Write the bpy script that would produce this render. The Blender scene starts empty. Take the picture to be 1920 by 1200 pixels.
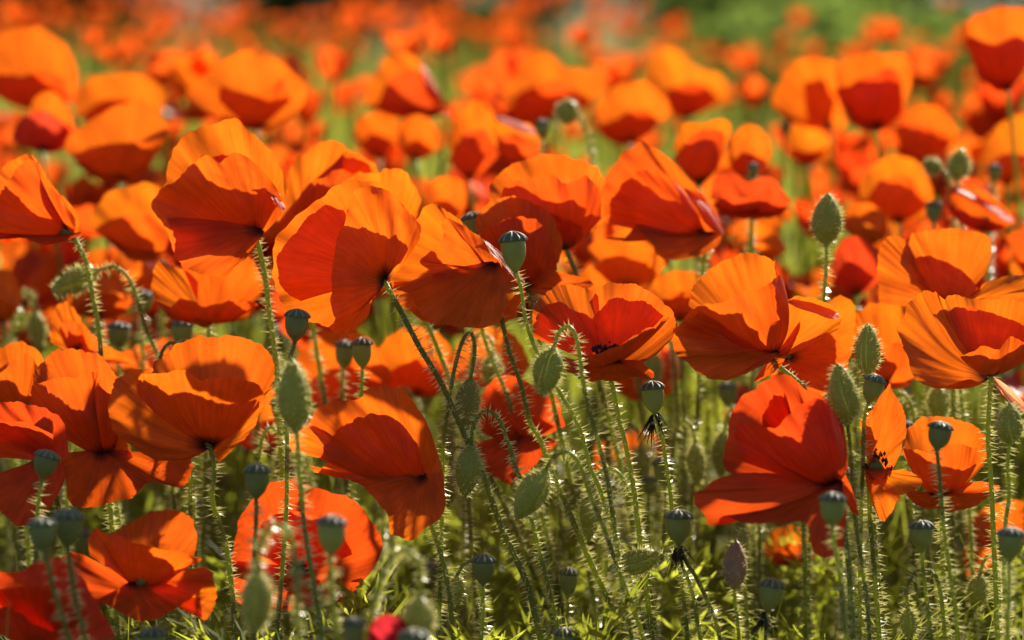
import bpy, math, random
import numpy as np
from mathutils import Vector

# ------------------------------------------------------------------ camera, sky, sun, exposure
sc = bpy.context.scene
COL = sc.collection
PITCH = math.radians(7.33); CAM_H = 0.75; FPX = 5333.0
CAM = np.array([0.0, 0.0, CAM_H])
RT = np.array([1.0, 0, 0])
FW = np.array([0, math.cos(PITCH), -math.sin(PITCH)])
UP = np.array([0, math.sin(PITCH), math.cos(PITCH)])

cd = bpy.data.cameras.new('camera'); cam = bpy.data.objects.new('camera', cd); COL.objects.link(cam)
cam.location = CAM; cam.rotation_euler = (math.pi/2 - PITCH, 0, 0)
cd.lens = 100; cd.sensor_width = 36; cd.clip_start = 0.05; cd.clip_end = 500
cd.dof.use_dof = True; cd.dof.focus_distance = 1.66; cd.dof.aperture_fstop = 4.7; cd.dof.aperture_blades = 0
sc.camera = cam

SUN_AZ = math.radians(27); SUN_EL = math.radians(27)
sd = Vector((math.sin(SUN_AZ)*math.cos(SUN_EL), math.cos(SUN_AZ)*math.cos(SUN_EL), math.sin(SUN_EL)))
w = bpy.data.worlds.new('World'); sc.world = w; w.use_nodes = True
nt = w.node_tree; bgn = nt.nodes['Background']
sky = nt.nodes.new('ShaderNodeTexSky'); sky.sky_type = 'NISHITA'; sky.sun_disc = False
sky.sun_elevation = SUN_EL; sky.sun_rotation = SUN_AZ
nt.links.new(sky.outputs[0], bgn.inputs[0]); bgn.inputs[1].default_value = 0.05
sl = bpy.data.lights.new('sun', 'SUN'); so = bpy.data.objects.new('sun', sl); COL.objects.link(so)
sl.energy = 5.0; sl.angle = math.radians(1.0); sl.color = (1.0, 0.93, 0.78)
so.rotation_euler = sd.to_track_quat('Z', 'Y').to_euler(); so.location = (2, 6, 6)

sc.view_settings.view_transform = 'Standard'; sc.view_settings.look = 'None'
sc.view_settings.gamma = 1; sc.view_settings.exposure = 1.0
sc.render.engine = 'CYCLES'
sc.cycles.use_denoising = True
sc.cycles.max_bounces = 8; sc.cycles.diffuse_bounces = 5; sc.cycles.glossy_bounces = 3
sc.cycles.transmission_bounces = 4; sc.cycles.sample_clamp_indirect = 6
sc.cycles.caustics_reflective = False; sc.cycles.caustics_refractive = False

rng = np.random.default_rng(11)
random.seed(5)

# ------------------------------------------------------------------ small helpers
def P(x, y, d):
    """photo pixel + distance along the lens axis -> world point"""
    return CAM + RT*((x-960.0)*d/FPX) + UP*(-(y-600.0)*d/FPX) + FW*d

def project(p):
    q = np.asarray(p) - CAM
    d = q @ FW
    return 960 + FPX*(q @ RT)/d, 600 - FPX*(q @ UP)/d, d

def catmull(pts, m):
    p = np.asarray(pts, float); n = len(p)
    if n == 2:
        t = np.linspace(0, 1, m)[:, None]; return p[0]*(1-t)+p[1]*t
    seg = np.linalg.norm(np.diff(p, axis=0), axis=1)**0.7
    kn = np.concatenate([[0], np.cumsum(seg)]); kn /= kn[-1]
    ext = np.vstack([2*p[0]-p[1], p, 2*p[-1]-p[-2]])
    out = []
    for t in np.linspace(0, 1, m):
        i = min(int(np.searchsorted(kn, t, side='right'))-1, n-2); i = max(i, 0)
        f = (t-kn[i])/(kn[i+1]-kn[i]+1e-12)
        a, b, c, d = ext[i], ext[i+1], ext[i+2], ext[i+3]
        out.append(0.5*((2*b)+(-a+c)*f+(2*a-5*b+4*c-d)*f*f+(-a+3*b-3*c+d)*f**3))
    return np.array(out)

def unit(v):
    v = np.asarray(v, float); return v/(np.linalg.norm(v, axis=-1, keepdims=True)+1e-12)

class Noise1:
    def __init__(s, r, k=5):
        s.f = r.uniform(0.4, 1.6, k); s.p = r.uniform(0, 6.28, k); s.a = r.uniform(0.3, 1, k); s.a /= s.a.sum()
    def __call__(s, x):
        x = np.asarray(x)[..., None]
        return (np.sin(x*s.f*6.28+s.p)*s.a).sum(-1)

def make_mesh(name, verts, faces, mat, uvs=None, smooth=True):
    me = bpy.data.meshes.new(name)
    me.from_pydata(np.asarray(verts, float).tolist(), [], [tuple(int(i) for i in f) for f in faces])
    if uvs is not None:
        li = np.zeros(len(me.loops), int); me.loops.foreach_get('vertex_index', li)
        lay = me.uv_layers.new(name='UVMap')
        lay.data.foreach_set('uv', np.asarray(uvs, float)[li].ravel())
    if smooth:
        me.polygons.foreach_set('use_smooth', np.ones(len(me.polygons), bool))
    me.materials.append(mat); me.update()
    return me

def tri_mesh(name, V, F, mat, smooth=True):
    """fast path: numpy verts (n,3), numpy faces (m,k) all of the same size"""
    me = bpy.data.meshes.new(name)
    V = np.ascontiguousarray(V, np.float32); F = np.ascontiguousarray(F, np.int32); k = F.shape[1]
    me.vertices.add(len(V)); me.vertices.foreach_set('co', V.ravel())
    me.loops.add(F.size); me.loops.foreach_set('vertex_index', F.ravel())
    me.polygons.add(len(F)); me.polygons.foreach_set('loop_start', np.arange(0, F.size, k, dtype=np.int32))
    me.polygons.foreach_set('use_smooth', np.full(len(F), smooth))
    me.materials.append(mat); me.update(calc_edges=True)
    return me

def add(name, me, parent=None, color=None):
    o = bpy.data.objects.new(name, me); COL.objects.link(o)
    if parent is not None: o.parent = parent
    if color is not None: o.color = (*color, 1)
    return o

def thing(name, loc, label, cat, group=None):
    o = bpy.data.objects.new(name, None); COL.objects.link(o)
    o.empty_display_size = 0.02
    o.location = loc; o['label'] = label; o['category'] = cat
    if group: o['group'] = group
    return o

def copy_tree(o, parent=None):
    c = o.copy(); COL.objects.link(c)
    if parent is not None: c.parent = parent
    for ch in list(o.children): copy_tree(ch, c)
    return c

def frames(pts):
    t = unit(np.gradient(pts, axis=0)); n = np.zeros_like(t)
    a = np.array([1.0, 0.1, 0.05]); a = a - t[0]*(a@t[0]); n[0] = unit(a)
    for i in range(1, len(t)):
        a = n[i-1]-t[i]*(n[i-1]@t[i]); n[i] = unit(a)
    return t, n, np.cross(t, n)

def tube(pts, rad, ns=8, cap=True):
    pts = np.asarray(pts); m = len(pts)
    rad = np.broadcast_to(rad, (m,))
    t, n, b = frames(pts)
    a = np.linspace(0, 2*math.pi, ns, endpoint=False)
    V = pts[:, None, :] + rad[:, None, None]*(np.cos(a)[None, :, None]*n[:, None, :]+np.sin(a)[None, :, None]*b[:, None, :])
    V = V.reshape(-1, 3); F = []
    for i in range(m-1):
        for k in range(ns):
            k2 = (k+1) % ns
            F.append((i*ns+k, i*ns+k2, (i+1)*ns+k2, (i+1)*ns+k))
    if cap:
        F.append(tuple(range(ns-1, -1, -1))); F.append(tuple(range((m-1)*ns, m*ns)))
    return V, F

def cones(base, dirv, length, rad, bend=None):
    """many thin three-sided hairs -> V, F"""
    n = len(base); d = unit(dirv)
    ref = np.where(np.abs(d[:, 2:3]) < 0.9, np.array([[0, 0, 1.0]]), np.array([[1.0, 0, 0]]))
    a = unit(np.cross(d, ref)); b = np.cross(d, a)
    V = np.zeros((n, 4, 3))
    for k in range(3):
        an = k*2.0944
        V[:, k] = base + rad[:, None]*(math.cos(an)*a+math.sin(an)*b)
    tip = base + d*length[:, None]
    if bend is not None: tip = tip + bend*length[:, None]
    V[:, 3] = tip
    i = np.arange(n)*4
    F = np.concatenate([np.stack([i+k, i+(k+1) % 3, i+3], 1) for k in range(3)])
    return V.reshape(-1, 3), F

# ------------------------------------------------------------------ materials
def mat_base(name):
    m = bpy.data.materials.new(name); m.use_nodes = True
    n = m.node_tree.nodes; n.clear()
    out = n.new('ShaderNodeOutputMaterial')
    return m, n, m.node_tree.links, out

def N(n, t, **kw):
    x = n.new(t)
    for k, v in kw.items(): setattr(x, k, v)
    return x

def petal_material():
    m, n, l, out = mat_base('petal')
    oi = N(n, 'ShaderNodeObjectInfo'); uv = N(n, 'ShaderNodeUVMap'); uv.uv_map = 'UVMap'
    mp = N(n, 'ShaderNodeMapping'); mp.inputs['Scale'].default_value = (34, 2.2, 1)
    addr = N(n, 'ShaderNodeVectorMath', operation='ADD')
    cmb = N(n, 'ShaderNodeCombineXYZ'); mul = N(n, 'ShaderNodeMath', operation='MULTIPLY'); mul.inputs[1].default_value = 37
    l.new(oi.outputs['Random'], mul.inputs[0]); l.new(mul.outputs[0], cmb.inputs[0]); l.new(mul.outputs[0], cmb.inputs[2])
    l.new(uv.outputs[0], addr.inputs[0]); l.new(cmb.outputs[0], addr.inputs[1])
    l.new(addr.outputs[0], mp.inputs[0])
    vein = N(n, 'ShaderNodeTexNoise'); vein.inputs['Scale'].default_value = 1.0; vein.inputs['Detail'].default_value = 5; vein.inputs['Roughness'].default_value = 0.65
    l.new(mp.outputs[0], vein.inputs['Vector'])
    big = N(n, 'ShaderNodeTexNoise'); big.inputs['Scale'].default_value = 3.2; big.inputs['Detail'].default_value = 3
    l.new(addr.outputs[0], big.inputs['Vector'])
    # veins darken a little, blotch at the base
    vr = N(n, 'ShaderNodeMapRange'); vr.inputs[1].default_value = 0.33; vr.inputs[2].default_value = 0.62; vr.inputs[3].default_value = 0.80; vr.inputs[4].default_value = 1.05
    l.new(vein.outputs['Fac'], vr.inputs[0])
    br = N(n, 'ShaderNodeMapRange'); br.inputs[1].default_value = 0.3; br.inputs[2].default_value = 0.7; br.inputs[3].default_value = 0.84; br.inputs[4].default_value = 1.1
    l.new(big.outputs['Fac'], br.inputs[0])
    vb = N(n, 'ShaderNodeMath', operation='MULTIPLY'); l.new(vr.outputs[0], vb.inputs[0]); l.new(br.outputs[0], vb.inputs[1])
    sep = N(n, 'ShaderNodeSeparateXYZ'); l.new(uv.outputs[0], sep.inputs[0])
    jit = N(n, 'ShaderNodeMath', operation='MULTIPLY_ADD'); jit.inputs[1].default_value = 0.16
    l.new(vein.outputs['Fac'], jit.inputs[0]); l.new(sep.outputs['Y'], jit.inputs[2])
    blot = N(n, 'ShaderNodeMapRange'); blot.inputs[1].default_value = 0.15; blot.inputs[2].default_value = 0.30
    l.new(jit.outputs[0], blot.inputs[0])
    def tint(scale):
        a = N(n, 'ShaderNodeVectorMath', operation='MULTIPLY'); a.inputs[1].default_value = scale
        l.new(oi.outputs['Color'], a.inputs[0])
        b = N(n, 'ShaderNodeVectorMath', operation='SCALE'); l.new(a.outputs[0], b.inputs[0]); l.new(vb.outputs[0], b.inputs['Scale'])
        mx = N(n, 'ShaderNodeMix', data_type='RGBA'); l.new(blot.outputs[0], mx.inputs['Factor'])
        mx.inputs['A'].default_value = (0.035, 0.006, 0.008, 1); l.new(b.outputs[0], mx.inputs['B'])
        return mx.outputs['Result']
    bump = N(n, 'ShaderNodeBump'); bump.inputs['Strength'].default_value = 0.22; bump.inputs['Distance'].default_value = 0.0012
    l.new(vein.outputs['Fac'], bump.inputs['Height'])
    pr = N(n, 'ShaderNodeBsdfPrincipled'); pr.inputs['Roughness'].default_value = 0.40; pr.inputs['Specular IOR Level'].default_value = 0.36
    l.new(tint((0.78, 0.72, 1.6)), pr.inputs['Base Color']); l.new(bump.outputs[0], pr.inputs['Normal'])
    tr = N(n, 'ShaderNodeBsdfTranslucent'); l.new(tint((1.0, 1.0, 1.0)), tr.inputs['Color']); l.new(bump.outputs[0], tr.inputs['Normal'])
    mx = N(n, 'ShaderNodeMixShader'); mx.inputs[0].default_value = 0.66
    l.new(pr.outputs[0], mx.inputs[1]); l.new(tr.outputs[0], mx.inputs[2]); l.new(mx.outputs[0], out.inputs[0])
    return m

def leafy(name, c1, c2, trans, fac=0.5, scale=60, rough=0.5, bump=0.0, bscale=300, spec=0.4, objvar=0.0):
    m, n, l, out = mat_base(name)
    tc = N(n, 'ShaderNodeTexCoord'); ns = N(n, 'ShaderNodeTexNoise'); ns.inputs['Scale'].default_value = scale; ns.inputs['Detail'].default_value = 4
    l.new(tc.outputs['Object'], ns.inputs['Vector'])
    cr = N(n, 'ShaderNodeValToRGB'); cr.color_ramp.elements[0].position = 0.35; cr.color_ramp.elements[1].position = 0.66
    cr.color_ramp.elements[0].color = (*c1, 1); cr.color_ramp.elements[1].color = (*c2, 1)
    l.new(ns.outputs['Fac'], cr.inputs[0]); col = cr.outputs[0]
    if objvar:
        oi = N(n, 'ShaderNodeObjectInfo'); hs = N(n, 'ShaderNodeHueSaturation')
        mr = N(n, 'ShaderNodeMapRange'); mr.inputs[3].default_value = 0.5-objvar*0.25; mr.inputs[4].default_value = 0.5+objvar*0.1
        mv = N(n, 'ShaderNodeMapRange'); mv.inputs[3].default_value = 1-objvar*2; mv.inputs[4].default_value = 1+objvar*2
        l.new(oi.outputs['Random'], mr.inputs[0]); l.new(mr.outputs[0], hs.inputs['Hue'])
        l.new(oi.outputs['Random'], mv.inputs[0]); l.new(mv.outputs[0], hs.inputs['Value'])
        l.new(col, hs.inputs['Color']); col = hs.outputs[0]
    pr = N(n, 'ShaderNodeBsdfPrincipled'); pr.inputs['Roughness'].default_value = rough; pr.inputs['Specular IOR Level'].default_value = spec
    l.new(col, pr.inputs['Base Color'])
    if bump:
        n2 = N(n, 'ShaderNodeTexNoise'); n2.inputs['Scale'].default_value = bscale; n2.inputs['Detail'].default_value = 3
        l.new(tc.outputs['Object'], n2.inputs['Vector'])
        bp = N(n, 'ShaderNodeBump'); bp.inputs['Strength'].default_value = bump; bp.inputs['Distance'].default_value = 0.0015
        l.new(n2.outputs['Fac'], bp.inputs['Height']); l.new(bp.outputs[0], pr.inputs['Normal'])
    if fac > 0:
        tr = N(n, 'ShaderNodeBsdfTranslucent')
        if trans is None: l.new(col, tr.inputs['Color'])
        else: tr.inputs['Color'].default_value = (*trans, 1)
        mx = N(n, 'ShaderNodeMixShader'); mx.inputs[0].default_value = fac
        l.new(pr.outputs[0], mx.inputs[1]); l.new(tr.outputs[0], mx.inputs[2]); l.new(mx.outputs[0], out.inputs[0])
    else:
        l.new(pr.outputs[0], out.inputs[0])
    return m

M = {}
M['petal'] = petal_material()
M['stem'] = leafy('stem', (0.14, 0.165, 0.028), (0.24, 0.245, 0.05), (0.52, 0.58, 0.05), 0.42, 90, 0.45, objvar=0.12)
M['hair'] = leafy('hair', (0.80, 0.76, 0.44), (0.88, 0.84, 0.55), (0.97, 0.93, 0.55), 0.55, 60, 0.25)
M['sepal'] = leafy('sepal', (0.27, 0.28, 0.055), (0.36, 0.35, 0.085), (0.46, 0.48, 0.06), 0.30, 120, 0.5, bump=0.22, bscale=380, objvar=0.08)
M['sepal_pink'] = leafy('sepal_pink', (0.32, 0.17, 0.12), (0.40, 0.26, 0.16), (0.3, 0.15, 0.06), 0.12, 150, 0.5, bump=0.7, bscale=420)
M['capsule'] = leafy('capsule', (0.23, 0.25, 0.075), (0.31, 0.325, 0.115), (0.46, 0.50, 0.09), 0.30, 110, 0.5, bump=0.25, bscale=260, objvar=0.08)
M['lid'] = leafy('lid', (0.075, 0.095, 0.05), (0.13, 0.15, 0.085), None, 0, 160, 0.55, bump=0.4)
M['ray'] = leafy('ray', (0.26, 0.22, 0.13), (0.34, 0.30, 0.18), None, 0, 160, 0.6)
M['stamen'] = leafy('stamen', (0.012, 0.008, 0.012), (0.03, 0.016, 0.022), None, 0, 60, 0.5)
M['withered'] = leafy('withered', (0.015, 0.010, 0.007), (0.045, 0.03, 0.015), None, 0, 60, 0.8)
M['ovary'] = leafy('ovary', (0.10, 0.16, 0.05), (0.15, 0.2, 0.07), None, 0, 60, 0.5)
M['leaf'] = leafy('leaf', (0.08, 0.11, 0.018), (0.14, 0.165, 0.03), (0.52, 0.56, 0.05), 0.55, 14, 0.5, spec=0.2)
M['grass'] = leafy('grass', (0.08, 0.12, 0.02), (0.15, 0.18, 0.035), (0.52, 0.54, 0.07), 0.5, 6, 0.5, spec=0.15)
M['shrub_dark'] = leafy('shrub_dark', (0.035, 0.055, 0.018), (0.06, 0.085, 0.03), (0.10, 0.13, 0.02), 0.35, 3, 0.8, spec=0.05)
M['shrub_light'] = leafy('shrub_light', (0.07, 0.12, 0.03), (0.12, 0.17, 0.05), (0.26, 0.36, 0.06), 0.45, 3, 0.8, spec=0.05)
M['bark'] = leafy('bark', (0.06, 0.045, 0.03), (0.10, 0.08, 0.055), None, 0, 40, 0.8)
M['soil'] = leafy('soil', (0.045, 0.05, 0.02), (0.09, 0.085, 0.035), None, 0, 5, 0.9, bump=0.8, bscale=40)

# ------------------------------------------------------------------ ground
S = 90.0
g = np.array([[-S, -20, 0], [S, -20, 0], [S, 160, 0], [-S, 160, 0]], float)
ground = add('ground', make_mesh('ground', g, [(0, 1, 2, 3)], M['soil'], smooth=False)); ground['kind'] = 'structure'
ground['label'] = 'dark earth under the poppy field'

# ------------------------------------------------------------------ builders for plant parts
ORANGE = (0.85, 0.158, 0.006)

def petal_mesh(base, rim, cen, bulge=0.14, seed=0, nu=30, nv=12, wr=0.02, curl=0.0, scal=0.02):
    r = np.random.default_rng(seed)
    R = catmull(rim, nu+1); u = np.linspace(0, 1, nu+1)
    c = R-base; L = np.linalg.norm(c, axis=1, keepdims=True)
    dR = np.gradient(R, axis=0)
    n = np.cross(c, dR); n = unit(n)
    for _ in range(6):
        n = unit(np.vstack([n[:1], (n[:-2]+2*n[1:-1]+n[2:])/4, n[-1:]]))
    s = np.sign((n @ (R.mean(0)-cen)).mean()) or 1.0
    n = n*s
    arc = np.linalg.norm(np.diff(R, axis=0), axis=1).sum()/(L.mean()+1e-9)   # petal width in lengths
    n1, n2, n3, n4, n5 = (Noise1(r) for _ in range(5))
    sc1 = scal*(n1(u*arc*3.2)+0.55*n2(u*arc*9)+0.35*n4(u*arc*21))
    cf = r.uniform(1.2, 5.5, 7); ca = r.uniform(0, 3.14, 7); cp = r.uniform(0, 6.28, 7)
    V = []; UVs = []; usc = float(np.clip(L.mean()/0.045, 0.3, 1.0))
    v0 = 0.025
    for j in range(nv+1):
        v = v0+(1-v0)*j/nv
        k = (v**0.92)[..., None] if isinstance(v, np.ndarray) else v**0.92
        wv = wr*(v**1.3*0.45*n3(u*arc*3.0+0.6*v)+v**2.5*0.24*n4(u*arc*7+0.5*v)+v**5*0.30*n1(u*arc*17+0.3*v)+1.5*v*(1-0.3*v)*n5(u*arc*1.3+v*0.9))
        uu = u*arc*v
        cr2 = sum((0.62-np.abs(np.sin((uu*math.cos(a_)+v*math.sin(a_))*f_*1.7+p_)))/f_**0.7 for f_, a_, p_ in zip(cf, ca, cp))
        off = bulge*math.sin(math.pi*v**0.8)+wv+wr*0.34*v*cr2+(curl+wr*1.7*n2(u*arc*1.6))*v**7
        p = base+c*(k*(1+sc1*v**3)[:, None])+n*L*off[:, None]
        V.append(p); UVs.append(np.stack([u*arc*0.5*usc, np.full_like(u, v)], 1))
    V = np.concatenate(V); UVs = np.concatenate(UVs)
    F = [(j*(nu+1)+i, j*(nu+1)+i+1, (j+1)*(nu+1)+i+1, (j+1)*(nu+1)+i) for j in range(nv) for i in range(nu)]
    return V, F, UVs

def stamen_mesh(base, axis, size, seed, n=46):
    """ring of dark filaments with anthers round a small ovary: V,F (stamens)"""
    r = np.random.default_rng(seed); a = unit(axis)
    t = unit(np.cross(a, [0.3, 0.8, 0.5])); b = np.cross(a, t)
    ph = r.uniform(0, 6.28, n); sp = r.uniform(0.25, 0.75, n)
    d = unit(a*np.cos(sp)[:, None]+(np.cos(ph)[:, None]*t+np.sin(ph)[:, None]*b)*np.sin(sp)[:, None])
    L = size*r.uniform(0.7, 1.05, n)
    B = np.repeat(base[None], n, 0)+d*size*0.1
    V, F = cones(B, d, L, np.full(n, size*0.025))
    tip = B+d*L[:, None]*0.97
    o = np.array([[1, 0, 0], [-1, 0, 0], [0, 1, 0], [0, -1, 0], [0, 0, 1.6], [0, 0, -1.6]])*size*0.075
    of = np.array([[0, 2, 4], [2, 1, 4], [1, 3, 4], [3, 0, 4], [2, 0, 5], [1, 2, 5], [3, 1, 5], [0, 3, 5]])
    V2 = (tip[:, None]+o[None]*r.uniform(0.7, 1.3, (n, 1, 1))).reshape(-1, 3)
    F2 = (np.arange(n)[:, None, None]*6+of[None]).reshape(-1, 3)+len(V)
    return np.vstack([V, V2]), np.vstack([F, F2])

def lathe(prof, axis_o, axis_d, ref, ns=16, lobes=0, lob=0.0, a0=0, a1=2*math.pi, groove=0.0):
    """prof: list of (t along, r)"""
    a = unit(axis_d); e1 = unit(ref-a*(ref@a)); e2 = np.cross(a, e1)
    closed = abs(a1-a0-2*math.pi) < 1e-6
    na = ns if closed else ns+1
    an = np.linspace(a0, a1, ns+1)[:na]
    V = []
    for t, r in prof:
        rr = r*(1+lob*np.cos(an*lobes)) if lobes else np.full(na, r)
        if groove:
            e = np.minimum(an-a0, a1-an)/(a1-a0); rr = rr*(1-groove*np.exp(-(e/0.045)**2))
        V.append(axis_o+a*t+rr[:, None]*(np.cos(an)[:, None]*e1+np.sin(an)[:, None]*e2))
    V = np.concatenate(V); F = []
    m = len(prof)
    for i in range(m-1):
        for k in range(ns):
            k2 = (k+1) % na if closed else k+1
            F.append((i*na+k, i*na+k2, (i+1)*na+k2, (i+1)*na+k))
    if closed:
        F.append(tuple(range(na-1, -1, -1))); F.append(tuple(range((m-1)*na, m*na)))
    return V, F

def lean_at(px):
    return 0.20*math.exp(-((px-980)/330.0)**2)+0.03

def stem_path(start, trace, D, rr, lean=None):
    """world centreline from the head down to the ground"""
    pts = [np.asarray(start)]+[P(x, y, D+(q[2]*D/FPX if len(q) > 2 else 0)) for q in trace for x, y in [q[:2]]]
    last = pts[-1]
    px = project(last)[0]
    if len(pts) > 1:
        dv = pts[-1]-pts[-2]
        sl_ = np.clip(dv[0]/max(-dv[2], 1e-3), -0.5, 0.5) if dv[2] < -1e-3 else 0.1
    else:
        sl_ = (lean_at(px) if lean is None else lean)+rr.normal(0, 0.05)
    h = last[2]
    for f in (0.33, 0.68, 1.0):
        k = f*(1-0.35*f)
        z = h*(1-f)-(0.006 if f == 1 else 0)
        pts.append(np.array([last[0]+sl_*h*k+rr.normal(0, 0.004), last[1]+rr.normal(0, 0.006)+0.02*f, z]))
    return np.array(pts)

def build_stem(root, pts, rad, rr, hairy=True, hair_top=1.0, ns=8, dens=950):
    m = max(14, 7*len(pts))
    C = catmull(pts, m)
    # gentle natural waviness
    nz = Noise1(rr); t = np.linspace(0, 1, m)
    C = C+np.stack([nz(t*2.2), nz(t*2.2+5), 0*t], 1)*0.0022*(np.minimum(t, 0.25)/0.25)[:, None]
    rads = rad*(0.80+0.35*t)
    V, F = tube(C, rads, ns)
    o = np.array(root.location)
    st = add('stem', make_mesh('stem', V-o, F, M['stem']), root)
    if hairy:
        seg = np.linalg.norm(np.diff(C, axis=0), axis=1); cum = np.concatenate([[0], np.cumsum(seg)])
        vis = cum[-1]
        zlow = 0.10
        n = int(dens*vis)
        s = rr.uniform(0, vis, n); i = np.clip(np.searchsorted(cum, s)-1, 0, m-2); f = ((s-cum[i])/(seg[i]+1e-9))[:, None]
        B = C[i]*(1-f)+C[i+1]*f; keep = B[:, 2] > zlow
        tt, nn, bb = frames(C)
        an = rr.uniform(0, 6.28, n)
        d = np.cos(an)[:, None]*nn[i]+np.sin(an)[:, None]*bb[i]+tt[i]*rr.normal(-0.05, 0.22, n)[:, None]
        B, d = B[keep], d[keep]; n = len(B)
        V, F = cones(B+unit(d)*rad*0.85, d, rr.uniform(0.0030, 0.0066, n), rr.uniform(0.00030, 0.00046, n), bend=np.array([0, 0, -0.08]))
        h = add('stem_hairs', tri_mesh('stem_hairs', V-o, F, M['hair'], False), st); h['kind'] = 'stuff'
    return C

HEADS = []   # (px, py, D) of everything placed by eye, so that the field behind does not cover it

def poppy(label, D, base, petals, stem=(), tint=ORANGE, stamens=True, rad=0.0017, hairy=None, wr=0.034, lean=None, bulge=0.15, group=None, q=1.0):
    """a poppy: petals given as their rims (photo px, px, depth in px units relative to the flower base)"""
    seed = int(base[0]*7+base[1]*13+D*1000) % 99991
    rr = np.random.default_rng(seed)
    s = D/FPX
    b = P(base[0], base[1], D)
    rims = [np.array([P(x, y, D+(z*0.72 if z > 0 else z*0.95)*s) for x, y, z in (p['r'] if isinstance(p, dict) else p)]) for p in petals]
    cen = np.mean([R.mean(0) for R in rims], 0)
    pts = stem_path(b, stem, D, rr, lean)
    root = thing('poppy_flower', (pts[-1][0], pts[-1][1], 0), label, 'poppy', group)
    o = np.array(root.location)
    if hairy is None: hairy = D < 2.15
    build_stem(root, pts, rad, rr, hairy, ns=8 if D < 2 else 6, dens=1900 if D < 1.9 else 900)
    near = D < 1.9
    for k, R in enumerate(rims):
        op = petals[k] if isinstance(petals[k], dict) else {}
        bo = P(op['o'][0], op['o'][1], D+op['o'][2]*s) if 'o' in op else b
        rp = np.array(op['r']) if op else np.array(petals[k])
        if 'o' not in op and op.get('b', 1) <= 0.07 and rp[:, 1].mean() > base[1]-45 and rp[:, 2].mean() < -15:
            tw = (rp[:, :2].mean(0)-np.array(base))/(np.linalg.norm(rp[:, :2].mean(0)-np.array(base))+1)   # a drooping lip starts inside the cup and hangs over its edge
            bo = P(base[0]-tw[0]*16, base[1]-14-tw[1]*12, D-14*s)
        V, F, U = petal_mesh(bo, R, cen, op.get('b', bulge), seed+k*17, int((64 if near else 26)*q), 16 if near else 10, op.get('w', wr), op.get('c', 0.0), op.get('s', 0.022))
        cv = 1+rr.normal(0, 0.05)
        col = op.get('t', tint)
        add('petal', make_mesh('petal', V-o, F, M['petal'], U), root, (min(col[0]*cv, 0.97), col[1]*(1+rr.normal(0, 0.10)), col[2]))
    ax = unit(cen-b)
    if stamens:
        V, F = stamen_mesh(b+ax*0.002, ax, 0.0125 if stamens == 'open' else 0.0085, seed, 46 if stamens == 'open' else 24)
        st = add('stamens', tri_mesh('stamens', V-o, F, M['stamen'], False), root); st['kind'] = 'stuff'
        V, F = lathe([(0, 0.0015), (0.003, 0.0035), (0.008, 0.0045), (0.0095, 0.0048), (0.0105, 0.001)], b, ax, np.array([0.3, 0.5, 0.8]), 10)
        add('ovary', make_mesh('ovary', V-o, F, M['ovary']), root)
    HEADS.append((np.mean([p[0] for R in petals for p in (R['r'] if isinstance(R, dict) else R)]), np.mean([p[1] for R in petals for p in (R['r'] if isinstance(R, dict) else R)]), D))
    return root

def bud(label, D, att, tip, width, stem, pink=False, rad=0.0014, group=None, hairy=True, zt=0):
    seed = int(att[0]*11+att[1]*5) % 99991; rr = np.random.default_rng(seed)
    s = D/FPX
    a = P(att[0], att[1], D); t = P(tip[0], tip[1], D+zt*s)
    pts = stem_path(a, stem, D, rr)
    root = thing('poppy_bud', (pts[-1][0], pts[-1][1], 0), label, 'bud', group); o = np.array(root.location)
    ax = t-a; L = np.linalg.norm(ax); ax = ax/L; w = width*s/2
    start = a+ax*L*0.02
    pts[0] = start
    build_stem(root, pts, rad, rr, hairy and D < 2.2, dens=2100)
    tt = np.linspace(0, 1, 17)
    prof = [(L*q, w*max(0.02, (math.sin(math.pi*q**0.86)**0.72)*(1.0-0.10*(q-0.4)))) for q in tt]
    prof[0] = (0, w*0.2); prof[-1] = (L, w*0.03)
    ref = unit(np.array([rr.uniform(-1, 1), rr.uniform(-0.9, -0.2), rr.uniform(-0.2, 0.5)]))
    mt = M['sepal_pink'] if pink else M['sepal']
    e1 = unit(ref-ax*(ref@ax)); e2 = np.cross(ax, e1)
    for k in range(2):
        V, F = lathe(prof, a, ax, ref, 12, a0=k*math.pi+0.01, a1=(k+1)*math.pi-0.01, groove=0.10)
        sp = add('sepal', make_mesh('sepal', V-o, F, mt), root)
        if hairy and D < 2.2:
            n = int((50 if pink else 150)*(L/0.035)); q = rr.uniform(0.03, 0.96, n); an = rr.uniform(k*math.pi, (k+1)*math.pi, n)
            r_ = np.interp(q*L, [p[0] for p in prof], [p[1] for p in prof])
            rd = np.cos(an)[:, None]*e1+np.sin(an)[:, None]*e2
            B = a+ax*(q*L)[:, None]+rd*r_[:, None]*0.97
            d = rd+ax*(0.7*(q-0.45)+rr.normal(0, 0.22, n))[:, None]+rr.normal(0, 0.12, (n, 3))
            V, F = cones(B, d, rr.uniform(0.0024, 0.0050, n), rr.uniform(0.00022, 0.00034, n))
            h = add('bristles', tri_mesh('bristles', V-o, F, M['hair'], False), sp); h['kind'] = 'stuff'
    HEADS.append(((att[0]+tip[0])/2, (att[1]+tip[1])/2, D))
    return root

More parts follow.
